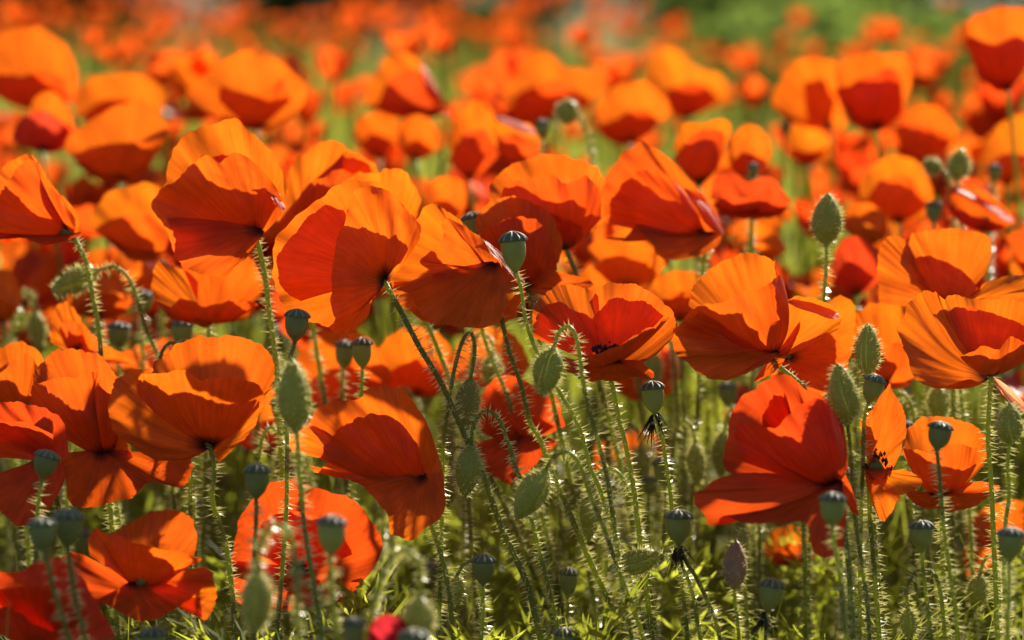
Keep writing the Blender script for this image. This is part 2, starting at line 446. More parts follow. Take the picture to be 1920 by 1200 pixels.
def capsule(label, D, top, bottom, width, stem, withered=False, rad=0.0014, zt=0, group=None, hairy=True):
    seed = int(top[0]*3+top[1]*17) % 99991; rr = np.random.default_rng(seed); s = D/FPX
    b = P(bottom[0], bottom[1], D); t = P(top[0], top[1], D+zt*s)
    pts = stem_path(b, stem, D, rr)
    root = thing('poppy_seed_head', (pts[-1][0], pts[-1][1], 0), label, 'seed head', group); o = np.array(root.location)
    pts[0] = b+(t-b)*0.05
    build_stem(root, pts, rad, rr, hairy and D < 2.2, dens=1600)
    ax = t-b; L = np.linalg.norm(ax); ax = ax/L; w = width*s/2*0.94
    ref = unit(rr.normal(size=3))
    prof = [(0, 0.17), (0.05, 0.22), (0.10, 0.34), (0.17, 0.54), (0.28, 0.76), (0.42, 0.90), (0.56, 0.96), (0.70, 0.97), (0.80, 0.93), (0.90, 0.84)]
    V, F = lathe([(L*p, w*r) for p, r in prof], b, ax, ref, 30, lobes=10, lob=0.018)
    add('capsule', make_mesh('capsule', V-o, F, M['capsule']), root)
    # stigma disc: a scalloped, slightly conical lid that overhangs
    nl = 11
    prof = [(0.80, 0.80), (0.765, 1.02), (0.785, 1.08), (0.86, 0.98), (0.94, 0.70), (0.99, 0.38), (1.02, 0.10)]
    V, F = lathe([(L*p, w*r) for p, r in prof], b, ax, ref, 66, lobes=nl, lob=0.045)
    ld = add('lid', make_mesh('lid', V-o, F, M['lid']), root)
    a_ = unit(ax); e1 = unit(ref-a_*(ref@a_)); e2 = np.cross(a_, e1); VV = []; FF = []; k0 = 0
    for k in range(nl):
        an = 2*math.pi*k/nl; d = math.cos(an)*e1+math.sin(an)*e2
        cp = np.array([b+a_*L*h+d*w*r for h, r in ((1.025, 0.06), (0.995, 0.38), (0.945, 0.71), (0.865, 1.0), (0.785, 1.13))])
        V, F = tube(catmull(cp, 7), np.array([0.05, 0.06, 0.07, 0.075, 0.075, 0.07, 0.04])*w, 5)
        VV.append(V); FF += [tuple(i+k0 for i in f) for f in F]; k0 += len(V)
    ry = add('stigma_rays', make_mesh('stigma_rays', np.concatenate(VV)-o, FF, M['ray']), ld); ry['kind'] = 'stuff'
    if withered:
        n = 26; an = rr.uniform(0, 6.28, n); d = np.cos(an)[:, None]*e1+np.sin(an)[:, None]*e2
        B = b+d*0.0022-a_*rr.uniform(-0.001, 0.006, n)[:, None]
        dd = d*rr.uniform(0.1, 0.7, n)[:, None]+np.array([0, 0, -1.0])+rr.normal(0, 0.25, (n, 3))
        V, F = cones(B, dd, rr.uniform(0.006, 0.02, n), rr.uniform(0.0005, 0.0010, n))
        wi = add('withered_stamens', tri_mesh('withered_stamens', V-o, F, M['withered'], False), root); wi['kind'] = 'stuff'
    HEADS.append((top[0], (top[1]+bottom[1])/2, D))
    return root

def d(r, **k):
    k['r'] = r; return k

RED = (0.80, 0.078, 0.007)  # own tint of red blooms; on orange ones paints the front petals' shade
DEEP = (0.80, 0.108, 0.006)  # redder orange, mostly painting the shade of front and inner petals
# ------------------------------------------------------------------ the sharp poppies, one by one
poppy('large poppy fanned to a torn top, dark underside outward, pressed against a drooping neighbour', 1.66, (722, 530), [
    [(692, 590, -25), (657, 624, -25), (617, 618, -30), (626, 596, -38), (621, 568, -45), (623, 512, -52), (629, 459, -52), (642, 425, -45), (657, 375, -38), (674, 351, -32), (721, 354, -22), (752, 385, -15), (780, 418, -5), (788, 446, 5)],
    d([(640, 618, 45), (585, 605, 62), (540, 580, 80), (516, 545, 95), (510, 505, 105), (515, 462, 110), (545, 413, 118), (590, 378, 122), (640, 346, 120), (690, 336, 105), (735, 360, 85), (782, 420, 45)], b=0.10),
    d([(560, 565, 30), (527, 535, 42), (520, 485, 50), (545, 446, 55), (602, 388, 60), (645, 395, 50)], t=DEEP),  # inner petal added so the doubled backlit layers turn redder
    [(770, 470, 20), (790, 430, 35), (765, 395, 45), (735, 372, 45), (700, 385, 35)],
], stem=[(757, 593), (787, 650), (827, 717), (860, 793), (876, 830), (907, 897), (940, 987), (990, 1100), (1013, 1197)], rad=0.0019)
poppy('drooping poppy with broad skirt petal and a white gleam along its upper edge', 1.71, (920, 512), [
    [(972, 530, 5), (938, 488, -5), (903, 447, -15), (862, 420, -25), (832, 411, -30), (828, 455, -38), (786, 489, -35), (806, 506, -38), (812, 526, -40)],
    d([(955, 500, 35), (893, 438, 60), (850, 405, 75), (815, 384, 80), (783, 404, 85), (768, 440, 80), (745, 480, 65), (729, 512, 50), (738, 540, 35)], b=0.08),
    d([(735, 538, -35), (772, 556, -55), (786, 585, -70), (812, 603, -80), (850, 612, -85), (890, 615, -80), (935, 603, -70), (945, 578, -55), (976, 538, -20)], b=0.06),
    [(984, 538, 15), (987, 562, 20), (965, 595, 25), (930, 608, 30), (880, 605, 30)],
    d([(918, 470, -24), (940, 498, -28), (962, 522, -26), (984, 535, -10), (972, 512, 14), (945, 478, 18)], o=(900, 446, -6), b=0.04, w=0.03),  # thin petal strip added to catch the sun along the upper edge
    [(738, 528, 20), (737, 552, 15), (760, 580, 10), (800, 602, 5), (850, 610, 0)],
], stem=[(930, 560, 20), (943, 607, 15), (957, 663), (977, 720), (993, 793), (1007, 815), (1023, 857), (1040, 897), (1067, 953), (1110, 1050)])
poppy('wide open poppy cup with black speckled stamens, behind two hooked buds', 1.66, (1140, 692), [
    d([(1000, 622, 0), (998, 580, 20), (1017, 555, 50), (1047, 536, 80), (1085, 537, 100), (1124, 550, 112)], b=0.10),
    d([(1108, 560, 100), (1138, 534, 112), (1175, 529, 108), (1213, 545, 92), (1250, 571, 60), (1267, 602, 30), (1260, 635, 0), (1238, 662, -25), (1203, 674, -40)], b=0.10),
    d([(1000, 632, 8), (1004, 602, 12), (1023, 574, 25), (1050, 570, 45), (1087, 583, 62), (1122, 612, 75)], t=DEEP, b=0.08),
    d([(1110, 600, 80), (1140, 561, 90), (1173, 563, 85), (1207, 567, 70), (1245, 593, 40)], t=DEEP, b=0.06),
    d([(1256, 592, 15), (1213, 618, -30), (1168, 643, -62), (1104, 667, -80), (1066, 680, -62)], b=0.06, t=DEEP),
    d([(1048, 670, -30), (1062, 695, -60), (1095, 714, -80), (1150, 712, -90), (1224, 707, -75), (1205, 676, -60)], t=DEEP, b=0.04),
], stamens='open', stem=[(1150, 730), (1160, 780), (1178, 850), (1192, 930), (1200, 1020)])
poppy('tall cupped poppy leaning aside, bright rear petal above a dark overlapping front petal', 1.67, (1448, 671), [
    d([(1290, 575, 55), (1296, 548, 65), (1313, 517, 85), (1347, 496, 105), (1393, 475, 112), (1432, 478, 105), (1457, 496, 85), (1458, 520, 70), (1468, 548, 50)], b=0.10),
    d([(1274, 612, -5), (1285, 594, -25), (1305, 575, -45), (1363, 562, -78), (1413, 543, -85), (1450, 522, -65), (1468, 520, -45), (1474, 552, -20)], t=DEEP),
    d([(1310, 582, -62), (1272, 608, -40), (1264, 655, -40), (1300, 693, -62), (1347, 715, -75), (1397, 701, -65), (1428, 684, -40)], b=0.07),
    d([(1492, 576, -18), (1528, 588, -22), (1562, 598, -14), (1574, 590, 4), (1542, 572, 18), (1494, 560, 16)], o=(1466, 566, 0), b=0.05, w=0.006),  # gleam strip added over the next petal, tilted to mirror the sun
    d([(1468, 590, 0), (1478, 562, 8), (1505, 556, 12), (1545, 566, 14), (1578, 590, 8), (1566, 620, -5), (1505, 640, -12)], b=0.06),
    d([(1430, 705, -20), (1412, 718, -10), (1460, 690, -10), (1497, 625, -10), (1500, 600, -5)], b=0.05, t=DEEP),
], stamens=False, stem=[(1470, 695), (1505, 725), (1535, 790, 30), (1560, 900, 40)])
poppy('shaded red poppy wedged behind the pale-gleaming curled petal and two upright buds', 1.76, (1472, 668), [
    d([(1480, 640, -20), (1500, 625, -30), (1555, 604, -40), (1575, 645, -45), (1590, 690, -45), (1560, 730, -40), (1513, 737, -30), (1450, 715, -20)], t=DEEP, b=0.08),
    d([(1490, 600, 40), (1545, 575, 60), (1580, 553, 60), (1603, 585, 60), (1600, 653, 50), (1580, 690, 40)], b=0.08),
    [(1440, 700, 20), (1480, 735, 30), (1540, 742, 40), (1590, 700, 45)],
], stem=[(1490, 760, 30), (1500, 900, 30)])
poppy('deep red poppy cup peeping between two upright buds, orange inside', 1.83, (1660, 722), [
    d([(1595, 640, 30), (1605, 590, 50), (1637, 569, 70), (1675, 569, 75), (1697, 592, 60), (1705, 650, 30)], b=0.10),
    d([(1590, 650, -10), (1610, 640, -40), (1650, 640, -55), (1700, 650, -40), (1728, 700, -20)], t=DEEP),
    d([(1600, 690, -20), (1640, 725, -45), (1690, 728, -45), (1725, 708, -20)], t=DEEP, b=0.04),
])
poppy('round-cheeked poppy with shadow-streaked side petal and black stamens above a pale twisted petal', 1.66, (1858, 706), [
    d([(1772, 560, 30), (1755, 548, 25), (1723, 551, 5), (1698, 577, -15), (1689, 613, -30), (1692, 650, -42), (1707, 693, -50), (1730, 719, -52), (1765, 724, -50), (1822, 714, -35)], b=0.13),
    d([(1762, 570, 60), (1773, 557, 80), (1813, 557, 105), (1863, 562, 112), (1915, 566, 100), (1955, 580, 60), (1970, 620, 20)], b=0.10),
    d([(1800, 672, -60), (1830, 653, -80), (1867, 654, -88), (1898, 632, -70), (1925, 645, -40), (1960, 640, -10)], t=DEEP, b=0.10),
    d([(1770, 590, 45), (1800, 575, 70), (1850, 585, 85), (1920, 610, 70), (1950, 640, 40)], t=DEEP, b=0.08),
    d([(1868, 722, -20), (1888, 748, -30), (1916, 772, -20), (1925, 764, -8), (1905, 738, -5), (1880, 716, -5)], b=0.05, t=(0.9, 0.30, 0.16)),
], stamens='open', stem=[(1856, 740), (1852, 820), (1858, 920), (1862, 1020), (1868, 1130), (1872, 1198)])
poppy('orange poppy with tall flat standing petals and dew specks, behind the shadow-streaked one', 1.78, (1785, 578), [
    d([(1650, 570, -10), (1646, 520, 0), (1648, 467, 15), (1673, 442, 30), (1700, 458, 40), (1712, 520, 40)], b=0.05),
    d([(1700, 475, 60), (1713, 437, 75), (1763, 431, 85), (1813, 432, 85), (1853, 446, 75), (1860, 478, 60), (1846, 515, 40)], b=0.10),
    d([(1705, 490, 30), (1740, 480, 0), (1800, 505, -10), (1835, 540, -5)], t=DEEP),
    d([(1835, 545, -10), (1850, 528, 0), (1915, 516, 10), (1960, 540, 10), (1940, 575, -10)]),
])
poppy('big red poppy with a spreading skirt of crumpled lower petals and standing folded crown', 1.57, (1566, 915), [
    d([(1420, 900, 20), (1360, 882, 40), (1363, 817, 70), (1380, 757, 90), (1413, 732, 100), (1447, 706, 105), (1482, 702, 100), (1513, 733, 90), (1535, 737, 80), (1572, 777, 60), (1585, 820, 40), (1590, 880, 15)], b=0.06, t=RED, w=0.035),
    d([(1395, 865, 5), (1378, 810, -5), (1395, 795, -20), (1450, 800, -45), (1500, 760, -45), (1545, 750, -35), (1575, 800, -20), (1588, 860, -5)], t=RED, w=0.035),
    d([(1437, 884, 0), (1357, 896, -20), (1312, 917, -35), (1301, 935, -45), (1336, 990, -50), (1360, 973, -65), (1413, 979, -78), (1470, 980, -78), (1512, 984, -70), (1528, 1034, -68), (1557, 1047, -60), (1580, 1027, -45), (1588, 967, -25)], b=0.04, t=RED, w=0.03),
    d([(1585, 890, -10), (1600, 925, -5), (1610, 965, 0), (1600, 960, 5), (1580, 930, 5)], b=0.03, t=RED),
    d([(1440, 860, 30), (1430, 780, 50), (1465, 740, 60), (1500, 800, 55), (1530, 860, 40)], t=RED, w=0.035),
], stem=[(1580, 960, 30), (1592, 1060, 20), (1600, 1198, 10)], tint=RED)
poppy('narrow half-open poppy with a bristling dark stamen tuft, beside a bent seed head', 1.63, (1628, 890), [
    d([(1622, 800, 10), (1640, 760, 15), (1667, 722, 20), (1676, 738, 15), (1694, 768, 5), (1699, 812, -10), (1692, 838, -20), (1662, 898, -25), (1640, 911, -25)], b=0.06),
    d([(1660, 880, -25), (1690, 880, -20), (1726, 897, -15), (1724, 912, -18), (1690, 929, -28), (1657, 918, -35)], b=0.05),
    d([(1632, 905, -30), (1638, 950, -30), (1657, 977, -28), (1688, 932, -25)], b=0.05),
    d([(1612, 830, 40), (1617, 785, 50), (1640, 770, 55), (1665, 790, 50)]),
], stamens='open', stem=[(1632, 960), (1640, 1050), (1645, 1195)])
poppy('squat poppy bowl standing behind a dark seed head on a hairy stem', 1.69, (1765, 935), [
    d([(1690, 850, 30), (1707, 800, 55), (1733, 783, 75), (1780, 783, 85), (1830, 800, 70), (1848, 822, 50), (1848, 862, 20), (1820, 902, -5)], b=0.12),
    d([(1692, 842, 10), (1715, 842, -25), (1747, 848, -50), (1800, 834, -55), (1845, 848, -20)], t=DEEP),
    d([(1692, 915, -20), (1715, 945, -45), (1763, 956, -60), (1813, 955, -55), (1860, 928, -35), (1873, 912, -15), (1832, 902, -20)], t=DEEP, b=0.05),
], stem=[(1768, 1000, 20), (1772, 1195, 20)])
poppy('orange poppy half hidden low among stems beside a blue-green seed head', 1.86, (1880, 1030), [
    d([(1815, 1018, 0), (1810, 988, 10), (1840, 957, 30), (1880, 942, 40), (1925, 940, 40), (1950, 980, 20)]),
    d([(1840, 1005, -20), (1880, 1000, -40), (1930, 1000, -30)], t=DEEP),
    d([(1815, 1000, 0), (1805, 1050, -10), (1820, 1085, -10), (1845, 1070, -10)]),
])
poppy('broad orange poppy bowl with veined rim, the long smooth grey-green bud at its side', 1.63, (394, 838), [
    d([(262, 720, 30), (290, 682, 60), (320, 653, 85), (367, 635, 108), (417, 630, 115), (467, 638, 105), (500, 657, 85), (514, 680, 55), (513, 715, 20)], b=0.10),
    d([(256, 735, -10), (259, 708, -25), (283, 699, -45), (320, 697, -65), (350, 694, -75), (377, 709, -82), (413, 713, -82), (443, 707, -72), (484, 722, -45), (500, 745, -25)], b=0.12),
    d([(285, 690, 20), (240, 697, 0), (213, 720, -15), (203, 767, -30), (214, 808, -42), (240, 834, -50), (283, 857, -55), (320, 867, -52), (357, 853, -40)], b=0.07),
    d([(508, 718, 0), (490, 770, -15), (467, 812, -25), (435, 845, -30), (410, 868, -30)], b=0.08),
], stem=[(402, 880), (398, 940), (420, 1010, 10), (432, 1100, 10), (438, 1198, 10)])
poppy('crimson-shadowed poppy ball with wide drooping lip, tucked beside the veined bowl', 1.70, (200, 862), [
    d([(60, 735, 30), (66, 692, 50), (98, 663, 70), (133, 653, 80), (187, 667, 80), (208, 692, 65), (232, 715, 40), (240, 760, 20)], b=0.10, t=DEEP),
    d([(58, 760, -10), (64, 722, -25), (117, 710, -50), (178, 696, -55), (186, 724, -50), (225, 750, -25)], t=DEEP),
    d([(110, 850, -30), (123, 900, -55), (133, 945, -70), (183, 950, -80), (240, 933, -80), (290, 904, -72), (342, 914, -60), (360, 880, -45), (355, 852, -30)], b=0.04, t=DEEP),
    d([(240, 750, 0), (215, 770, 0), (230, 810, -10), (250, 858, -20)], t=DEEP),
])
poppy('orange poppy with fluted rim rising behind the crimson-shadowed ball', 1.78, (40, 770), [
    d([(-40, 680, 30), (0, 652, 50), (33, 641, 60), (60, 649, 60), (80, 672, 45), (85, 720, 20)]),
    d([(-40, 730, -20), (-5, 707, -40), (30, 669, -45), (60, 668, -40), (75, 700, -20)], t=DEEP),
])
poppy('large dim red poppy hanging low, a ribbed seed head standing before it', 1.64, (95, 870), [
    d([(-40, 800, 10), (-30, 770, 20), (0, 753, 30), (43, 757, 35), (80, 764, 35), (118, 790, 25), (130, 850, 5)], t=RED, b=0.05),
    d([(-40, 860, -20), (-10, 800, -30), (40, 790, -35), (100, 815, -25)], t=RED),
    d([(-40, 900, -30), (-10, 945, -45), (33, 986, -50), (70, 976, -50), (105, 935, -40), (125, 890, -25)], b=0.04, t=RED),
], tint=RED)
poppy('small pointed orange poppy folded like a tent behind the ridge of bigger blooms', 1.84, (140, 668), [
    d([(94, 640, 0), (93, 606, 5), (104, 577, 15), (123, 567, 25), (145, 588, 25), (168, 625, 20), (187, 655, 10)], b=0.06),
    d([(145, 600, 0), (180, 632, -10), (210, 653, -15), (247, 677, -15), (212, 682, -20)], b=0.05),
    d([(110, 620, -10), (125, 600, -25), (150, 610, -25), (165, 650, -15)], t=DEEP),
])
poppy('low poppy tipped forward with a shadow-split cup and a torn hanging corner', 1.57, (258, 1108), [
    d([(205, 1002, 10), (250, 977, 35), (283, 960, 50), (320, 956, 58), (353, 967, 55), (370, 1000, 40), (364, 1042, 15)], b=0.08, t=DEEP),
    d([(168, 1040, -20), (166, 1013, -15), (181, 988, -12), (207, 1002, -25), (267, 1020, -50), (333, 1037, -55), (381, 1050, -45), (345, 1070, -50)], b=0.10),
    d([(170, 1128, -30), (200, 1134, -45), (233, 1153, -62), (267, 1165, -72), (317, 1150, -75), (357, 1122, -68), (398, 1082, -50), (385, 1062, -45)], b=0.05, t=DEEP),
    d([(205, 1065, 0), (160, 1042, 5), (135, 1035, 5), (118, 1045, 0), (122, 1085, -12), (150, 1125, -20), (185, 1135, -28)], b=0.05, t=RED),
    d([(370, 1105, -30), (400, 1085, -30), (404, 1123, -30), (384, 1164, -25), (375, 1120, -28)], b=0.03),
], stem=[(265, 1160, 20)])
poppy('dark red poppy crouched at the foot of the seed heads, below the tipped cup', 1.52, (70, 1215), [
    d([(-40, 1100, 20), (-5, 1074, 30), (33, 1073, 35), (60, 1057, 40), (110, 1045, 40), (150, 1080, 30), (185, 1135, 15), (218, 1195, 0)], t=RED, b=0.06),
    d([(-40, 1160, -30), (0, 1138, -40), (35, 1147, -45), (65, 1170, -42), (120, 1190, -30)], t=RED),
    d([(-30, 1110, 0), (40, 1100, -10), (100, 1110, -10), (160, 1165, -5)], t=RED),
], tint=RED)
poppy('dish-shaped red poppy with wrinkled sunlit rim, fronted by a hooked bud and seed heads', 1.70, (560, 1085), [
    d([(432, 1060, 0), (443, 1000, 10), (450, 966, 20), (473, 938, 30), (502, 907, 38), (550, 899, 45), (590, 912, 50), (635, 927, 45), (673, 947, 40), (700, 980, 30), (717, 1023, 15), (703, 1062, 0), (673, 1100, -10), (640, 1128, -20)], b=0.05, t=RED),
    d([(436, 1050, -10), (433, 1115, -25), (467, 1134, -38), (517, 1143, -45), (583, 1141, -45), (640, 1128, -35)], b=0.05, t=RED),
    d([(470, 1030, -10), (500, 975, -20), (560, 960, -25), (630, 985, -25), (660, 1040, -20)], t=RED, b=0.06),
], tint=RED)
poppy('ragged orange-red poppy with frilled standing petals and a long folded hanging lip', 1.65, (786, 912), [
    d([(575, 800, 10), (592, 770, 20), (622, 752, 35), (662, 748, 50), (700, 728, 60), (740, 724, 65), (770, 748, 60), (800, 792, 45), (826, 868, 20), (836, 935, -5)], b=0.10),
    d([(600, 858, -5), (615, 830, -20), (660, 790, -40), (700, 775, -48), (745, 790, -45), (780, 830, -30), (800, 880, -10)], t=DEEP),
    d([(545, 845, 5), (540, 822, 10), (565, 806, 15), (600, 800, 15), (625, 845, 5), (600, 880, 0), (575, 872, 0)], b=0.06),
    d([(640, 890, -25), (690, 922, -45), (725, 965, -60), (732, 997, -62), (760, 1011, -62), (775, 1012, -60), (803, 987, -52), (822, 975, -45), (836, 942, -30), (826, 885, -15)], b=0.05),
    d([(610, 850, 20), (640, 800, 30), (700, 790, 35), (760, 820, 30)]),
], stem=[(800, 960, 20), (830, 1060, 20), (850, 1195, 20)])
poppy('dark red poppy screened by slanting hairy stems and hooked buds', 1.80, (975, 830), [
    d([(895, 800, 10), (900, 750, 25), (917, 720, 35), (942, 703, 40), (973, 707, 42), (995, 720, 40), (1040, 742, 30), (1060, 800, 10)], t=RED),
    d([(893, 830, -5), (905, 875, -20), (938, 900, -30), (962, 907, -32), (995, 880, -30), (1028, 845, -25), (1058, 828, -10)], b=0.04, t=RED),
    d([(900, 810, -10), (930, 780, -25), (990, 775, -25), (1040, 800, -10)], t=RED),
], tint=RED)
poppy('tall poppy with fluted open top, smooth dark flank and black base on a curved stem', 1.74, (482, 447), [
    d([(300, 378, 40), (307, 350, 50), (317, 300, 75), (337, 267, 95), (367, 240, 110), (417, 225, 118), (447, 230, 115), (470, 250, 105), (502, 275, 85), (528, 318, 60), (534, 370, 30)], b=0.08),
    d([(328, 480, -15), (312, 430, -10), (284, 390, 0), (298, 360, -12), (333, 333, -35), (356, 312, -50), (388, 292, -58), (412, 305, -55), (437, 287, -45), (462, 294, -35), (492, 320, -20), (522, 362, 0), (532, 398, 15)], b=0.09, w=0.03),
    d([(310, 408, -15), (326, 440, -30), (330, 482, -42), (363, 511, -52), (417, 518, -50), (447, 494, -38), (470, 470, -20)], b=0.07, t=DEEP),
    d([(498, 352, -20), (512, 376, -22), (527, 395, -15), (534, 388, 10), (524, 362, 18), (508, 338, 15)], o=(490, 335, 0), b=0.04, w=0.03),  # extra curled strip laid on the right rim for its sun glint
    d([(345, 350, 30), (375, 300, 45), (420, 290, 50), (470, 320, 40), (510, 370, 25)], t=DEEP, w=0.035),
], stem=[(497, 517), (507, 600), (519, 690), (528, 800, 30), (536, 1000, 40)], rad=0.0019)
poppy('upturned poppy bowl directly under the tall fluted one, with a dark heart', 1.82, (392, 606), [
    d([(300, 575, 0), (284, 542, 10), (290, 503, 25), (308, 488, 35), (335, 500, 45), (370, 530, 50)], b=0.10),
    d([(340, 500, 50), (400, 470, 70), (460, 475, 65), (490, 520, 45), (492, 555, 20)], b=0.08),
    d([(310, 590, -20), (340, 560, -40), (390, 575, -55), (440, 560, -45), (485, 572, -20)], t=DEEP),
    d([(293, 565, -10), (320, 595, -30), (360, 606, -45), (384, 614, -48), (417, 599, -45), (458, 601, -35), (485, 572, -20)], t=DEEP, b=0.03),
])
poppy('domed orange poppy with fluted edge, rising behind the large fanned bloom', 1.86, (560, 440), [
    d([(515, 410, 20), (533, 367, 35), (541, 327, 50), (560, 293, 65), (600, 270, 75), (635, 267, 75), (662, 282, 70), (702, 312, 50), (715, 350, 25)], b=0.08),
    d([(520, 420, -20), (550, 380, -38), (590, 340, -45), (640, 320, -40), (690, 340, -20)], t=DEEP),
    d([(640, 320, 30), (650, 285, 45), (690, 310, 40), (710, 350, 20)], t=DEEP),
])
poppy('orange poppy showing only its rumpled two-lobed top over the fanned bloom', 1.80, (720, 470), [
    d([(625, 400, 10), (640, 350, 25), (673, 323, 35), (707, 327, 40), (727, 316, 42), (757, 320, 40), (775, 347, 30), (788, 372, 15), (784, 405, 0)], w=0.03),
    d([(650, 390, -10), (680, 360, -20), (720, 365, -22), (760, 390, -15)], t=DEEP),
], stem=[(760, 540), (800, 607), (840, 700), (875, 780), (910, 870), (950, 960), (1000, 1080)])
poppy('poppy with broad arched rear petal and dark fluted front, stem bare beneath it', 1.80, (1062, 470), [
    d([(930, 405, 10), (916, 362, 25), (923, 340, 35), (947, 317, 55), (990, 297, 75), (1035, 289, 85), (1083, 297, 85), (1114, 313, 75), (1134, 338, 55), (1130, 365, 40), (1137, 412, 15)], b=0.09),
    d([(940, 395, 0), (947, 350, -20), (1000, 333, -42), (1037, 327, -50), (1060, 345, -45), (1100, 330, -30), (1125, 365, -10), (1128, 410, 0)], t=DEEP),
    d([(955, 420, -15), (985, 400, -40), (1030, 400, -45), (1085, 420, -30), (1092, 445, -15)], t=DEEP),
], stem=[(1070, 490), (1082, 520), (1096, 600, 10), (1120, 700, 10)])
poppy('poppy with scalloped red inner petal and glowing rim, behind a crisp seed head', 1.76, (992, 548), [
    d([(890, 430, 20), (897, 397, 35), (923, 377, 50), (960, 370, 60), (1000, 380, 60), (1028, 398, 50), (1054, 448, 20), (1048, 490, 5)], b=0.09),
    d([(895, 470, -10), (905, 433, -25), (947, 413, -42), (990, 407, -48), (1022, 427, -40), (1040, 470, -20), (1045, 505, -10)], t=DEEP),
    d([(1000, 500, -30), (1050, 510, -30), (1110, 530, -20), (1090, 550, -25), (1030, 560, -30)], t=DEEP, b=0.04),
])
poppy('hooded poppy bent over with a pale pink gleam on its folded outer edge', 1.86, (1325, 448), [
    d([(1130, 400, 20), (1128, 350, 35), (1147, 317, 50), (1173, 283, 65), (1207, 265, 72), (1232, 277, 70), (1258, 300, 60), (1282, 325, 45), (1312, 360, 25), (1342, 398, 10), (1357, 432, 0)], b=0.09),
    d([(1122, 443, -30), (1168, 447, -48), (1193, 424, -55), (1210, 445, -60), (1235, 478, -58), (1262, 487, -52), (1313, 480, -35), (1347, 458, -15), (1357, 435, -5)], b=0.05, t=DEEP),
    d([(1140, 420, -5), (1150, 370, -15), (1200, 320, -20), (1250, 330, -20), (1300, 380, -10)], t=DEEP),
    d([(1296, 384, -22), (1316, 412, -28), (1343, 436, -26), (1358, 434, -8), (1345, 404, 8), (1315, 362, 10)], o=(1280, 352, -4), b=0.05, w=0.006),  # strip added on the folded edge, angled for the gleam
], stem=[(1322, 480, 20), (1318, 520, 30), (1310, 700, 40)])
poppy('side-on poppy shaped like a bell, dark flank and lit crest, beside a nodding bud stem', 1.76, (140, 448), [
    d([(-40, 370, 30), (0, 319, 40), (27, 300, 45), (57, 287, 45), (83, 327, 38), (113, 363, 28), (143, 397, 15), (149, 420, 5)], b=0.08),
    d([(-40, 430, -20), (-10, 380, -35), (30, 320, -42), (60, 300, -40), (90, 345, -35), (120, 380, -25), (142, 410, -10)], t=DEEP, b=0.10),
    d([(-30, 440, -20), (20, 440, -40), (83, 458, -45), (133, 449, -25)], t=RED, b=0.04),
], stem=[(160, 487), (175, 560), (188, 630), (200, 760, 30)])

# ------------------------------------------------------------------ the softly blurred poppies of the second rank
B = 'blurred '
poppy('blurred yellow-orange poppy mound under the nodding pale-rimmed bud beside hooded bloom', 1.98, (1180, 540), [
    d([(1105, 480, 0), (1108, 457, 15), (1150, 440, 35), (1193, 424, 40), (1222, 442, 35), (1242, 473, 20), (1245, 500, 5)]),
    d([(1110, 500, -20), (1150, 480, -40), (1200, 490, -40), (1240, 510, -20)])])
poppy('blurred orange poppy with dusky cup, between the bell-shaped and tall fluted blooms', 2.02, (300, 482), [
    d([(165, 420, 20), (180, 385, 40), (217, 357, 60), (267, 343, 65), (305, 358, 60), (325, 420, 30)]),
    d([(175, 430, -10), (215, 410, -40), (270, 400, -50), (320, 440, -20)], t=DEEP),
    d([(190, 440, -20), (217, 465, -40), (245, 488, -45), (300, 492, -30)], t=DEEP, b=0.05)])
poppy('blurred bright orange poppy edge beside thin stems below the bell-shaped bloom', 1.98, (5, 605), [
    d([(-40, 560, 20), (-25, 520, 30), (0, 503, 35), (27, 517, 30), (41, 560, 10), (25, 595, 0)]),
    d([(-30, 580, -20), (0, 560, -35), (30, 580, -20)])])
poppy('blurred big poppy with a lit dome and dark brown-red mouth', 2.30, (62, 205), [
    d([(-30, 130, 20), (-5, 72, 45), (33, 53, 60), (73, 50, 65), (107, 70, 55), (133, 97, 40), (148, 145, 20), (140, 180, 10)], b=0.1),
    d([(-30, 160, -20), (0, 140, -40), (40, 143, -55), (80, 132, -60), (110, 145, -45), (140, 185, -20)], t=RED)])
poppy('blurred poppy with a sunlit saddle edge ending in a white glint', 2.12, (225, 338), [
    d([(122, 285, 10), (120, 270, 15), (160, 233, 40), (200, 207, 55), (260, 187, 60), (288, 207, 50), (308, 227, 35), (317, 247, 20)], b=0.08),
    d([(130, 290, -10), (155, 283, -30), (200, 270, -50), (283, 266, -45), (310, 255, -15)]),
    d([(140, 300, -20), (162, 325, -35), (200, 341, -40), (250, 338, -35), (295, 295, -20)], t=DEEP, b=0.05)])
poppy('blurred poppy with shaded hollow behind the saddle-edged bloom', 2.40, (225, 245), [
    d([(140, 215, 0), (145, 185, 15), (160, 150, 30), (217, 139, 45), (267, 140, 45), (302, 167, 25), (308, 205, 5)]),
    d([(150, 220, -15), (190, 190, -35), (240, 185, -40), (295, 210, -20)], t=DEEP)])
poppy('blurred dusky purple-red poppy in shade below the dark-mouthed bloom', 2.22, (80, 285), [
    d([(40, 235, 10), (68, 182, 30), (98, 172, 35), (118, 190, 30), (136, 225, 15), (130, 260, 0)]),
    d([(20, 260, -20), (40, 220, -40), (90, 210, -45), (130, 245, -25), (110, 275, -15)], t=(0.62, 0.05, 0.02)),  # darker tint paints this petal's shade
    d([(130, 225, -25), (140, 240, -20), (132, 268, -20), (118, 262, -25)], t=RED)])
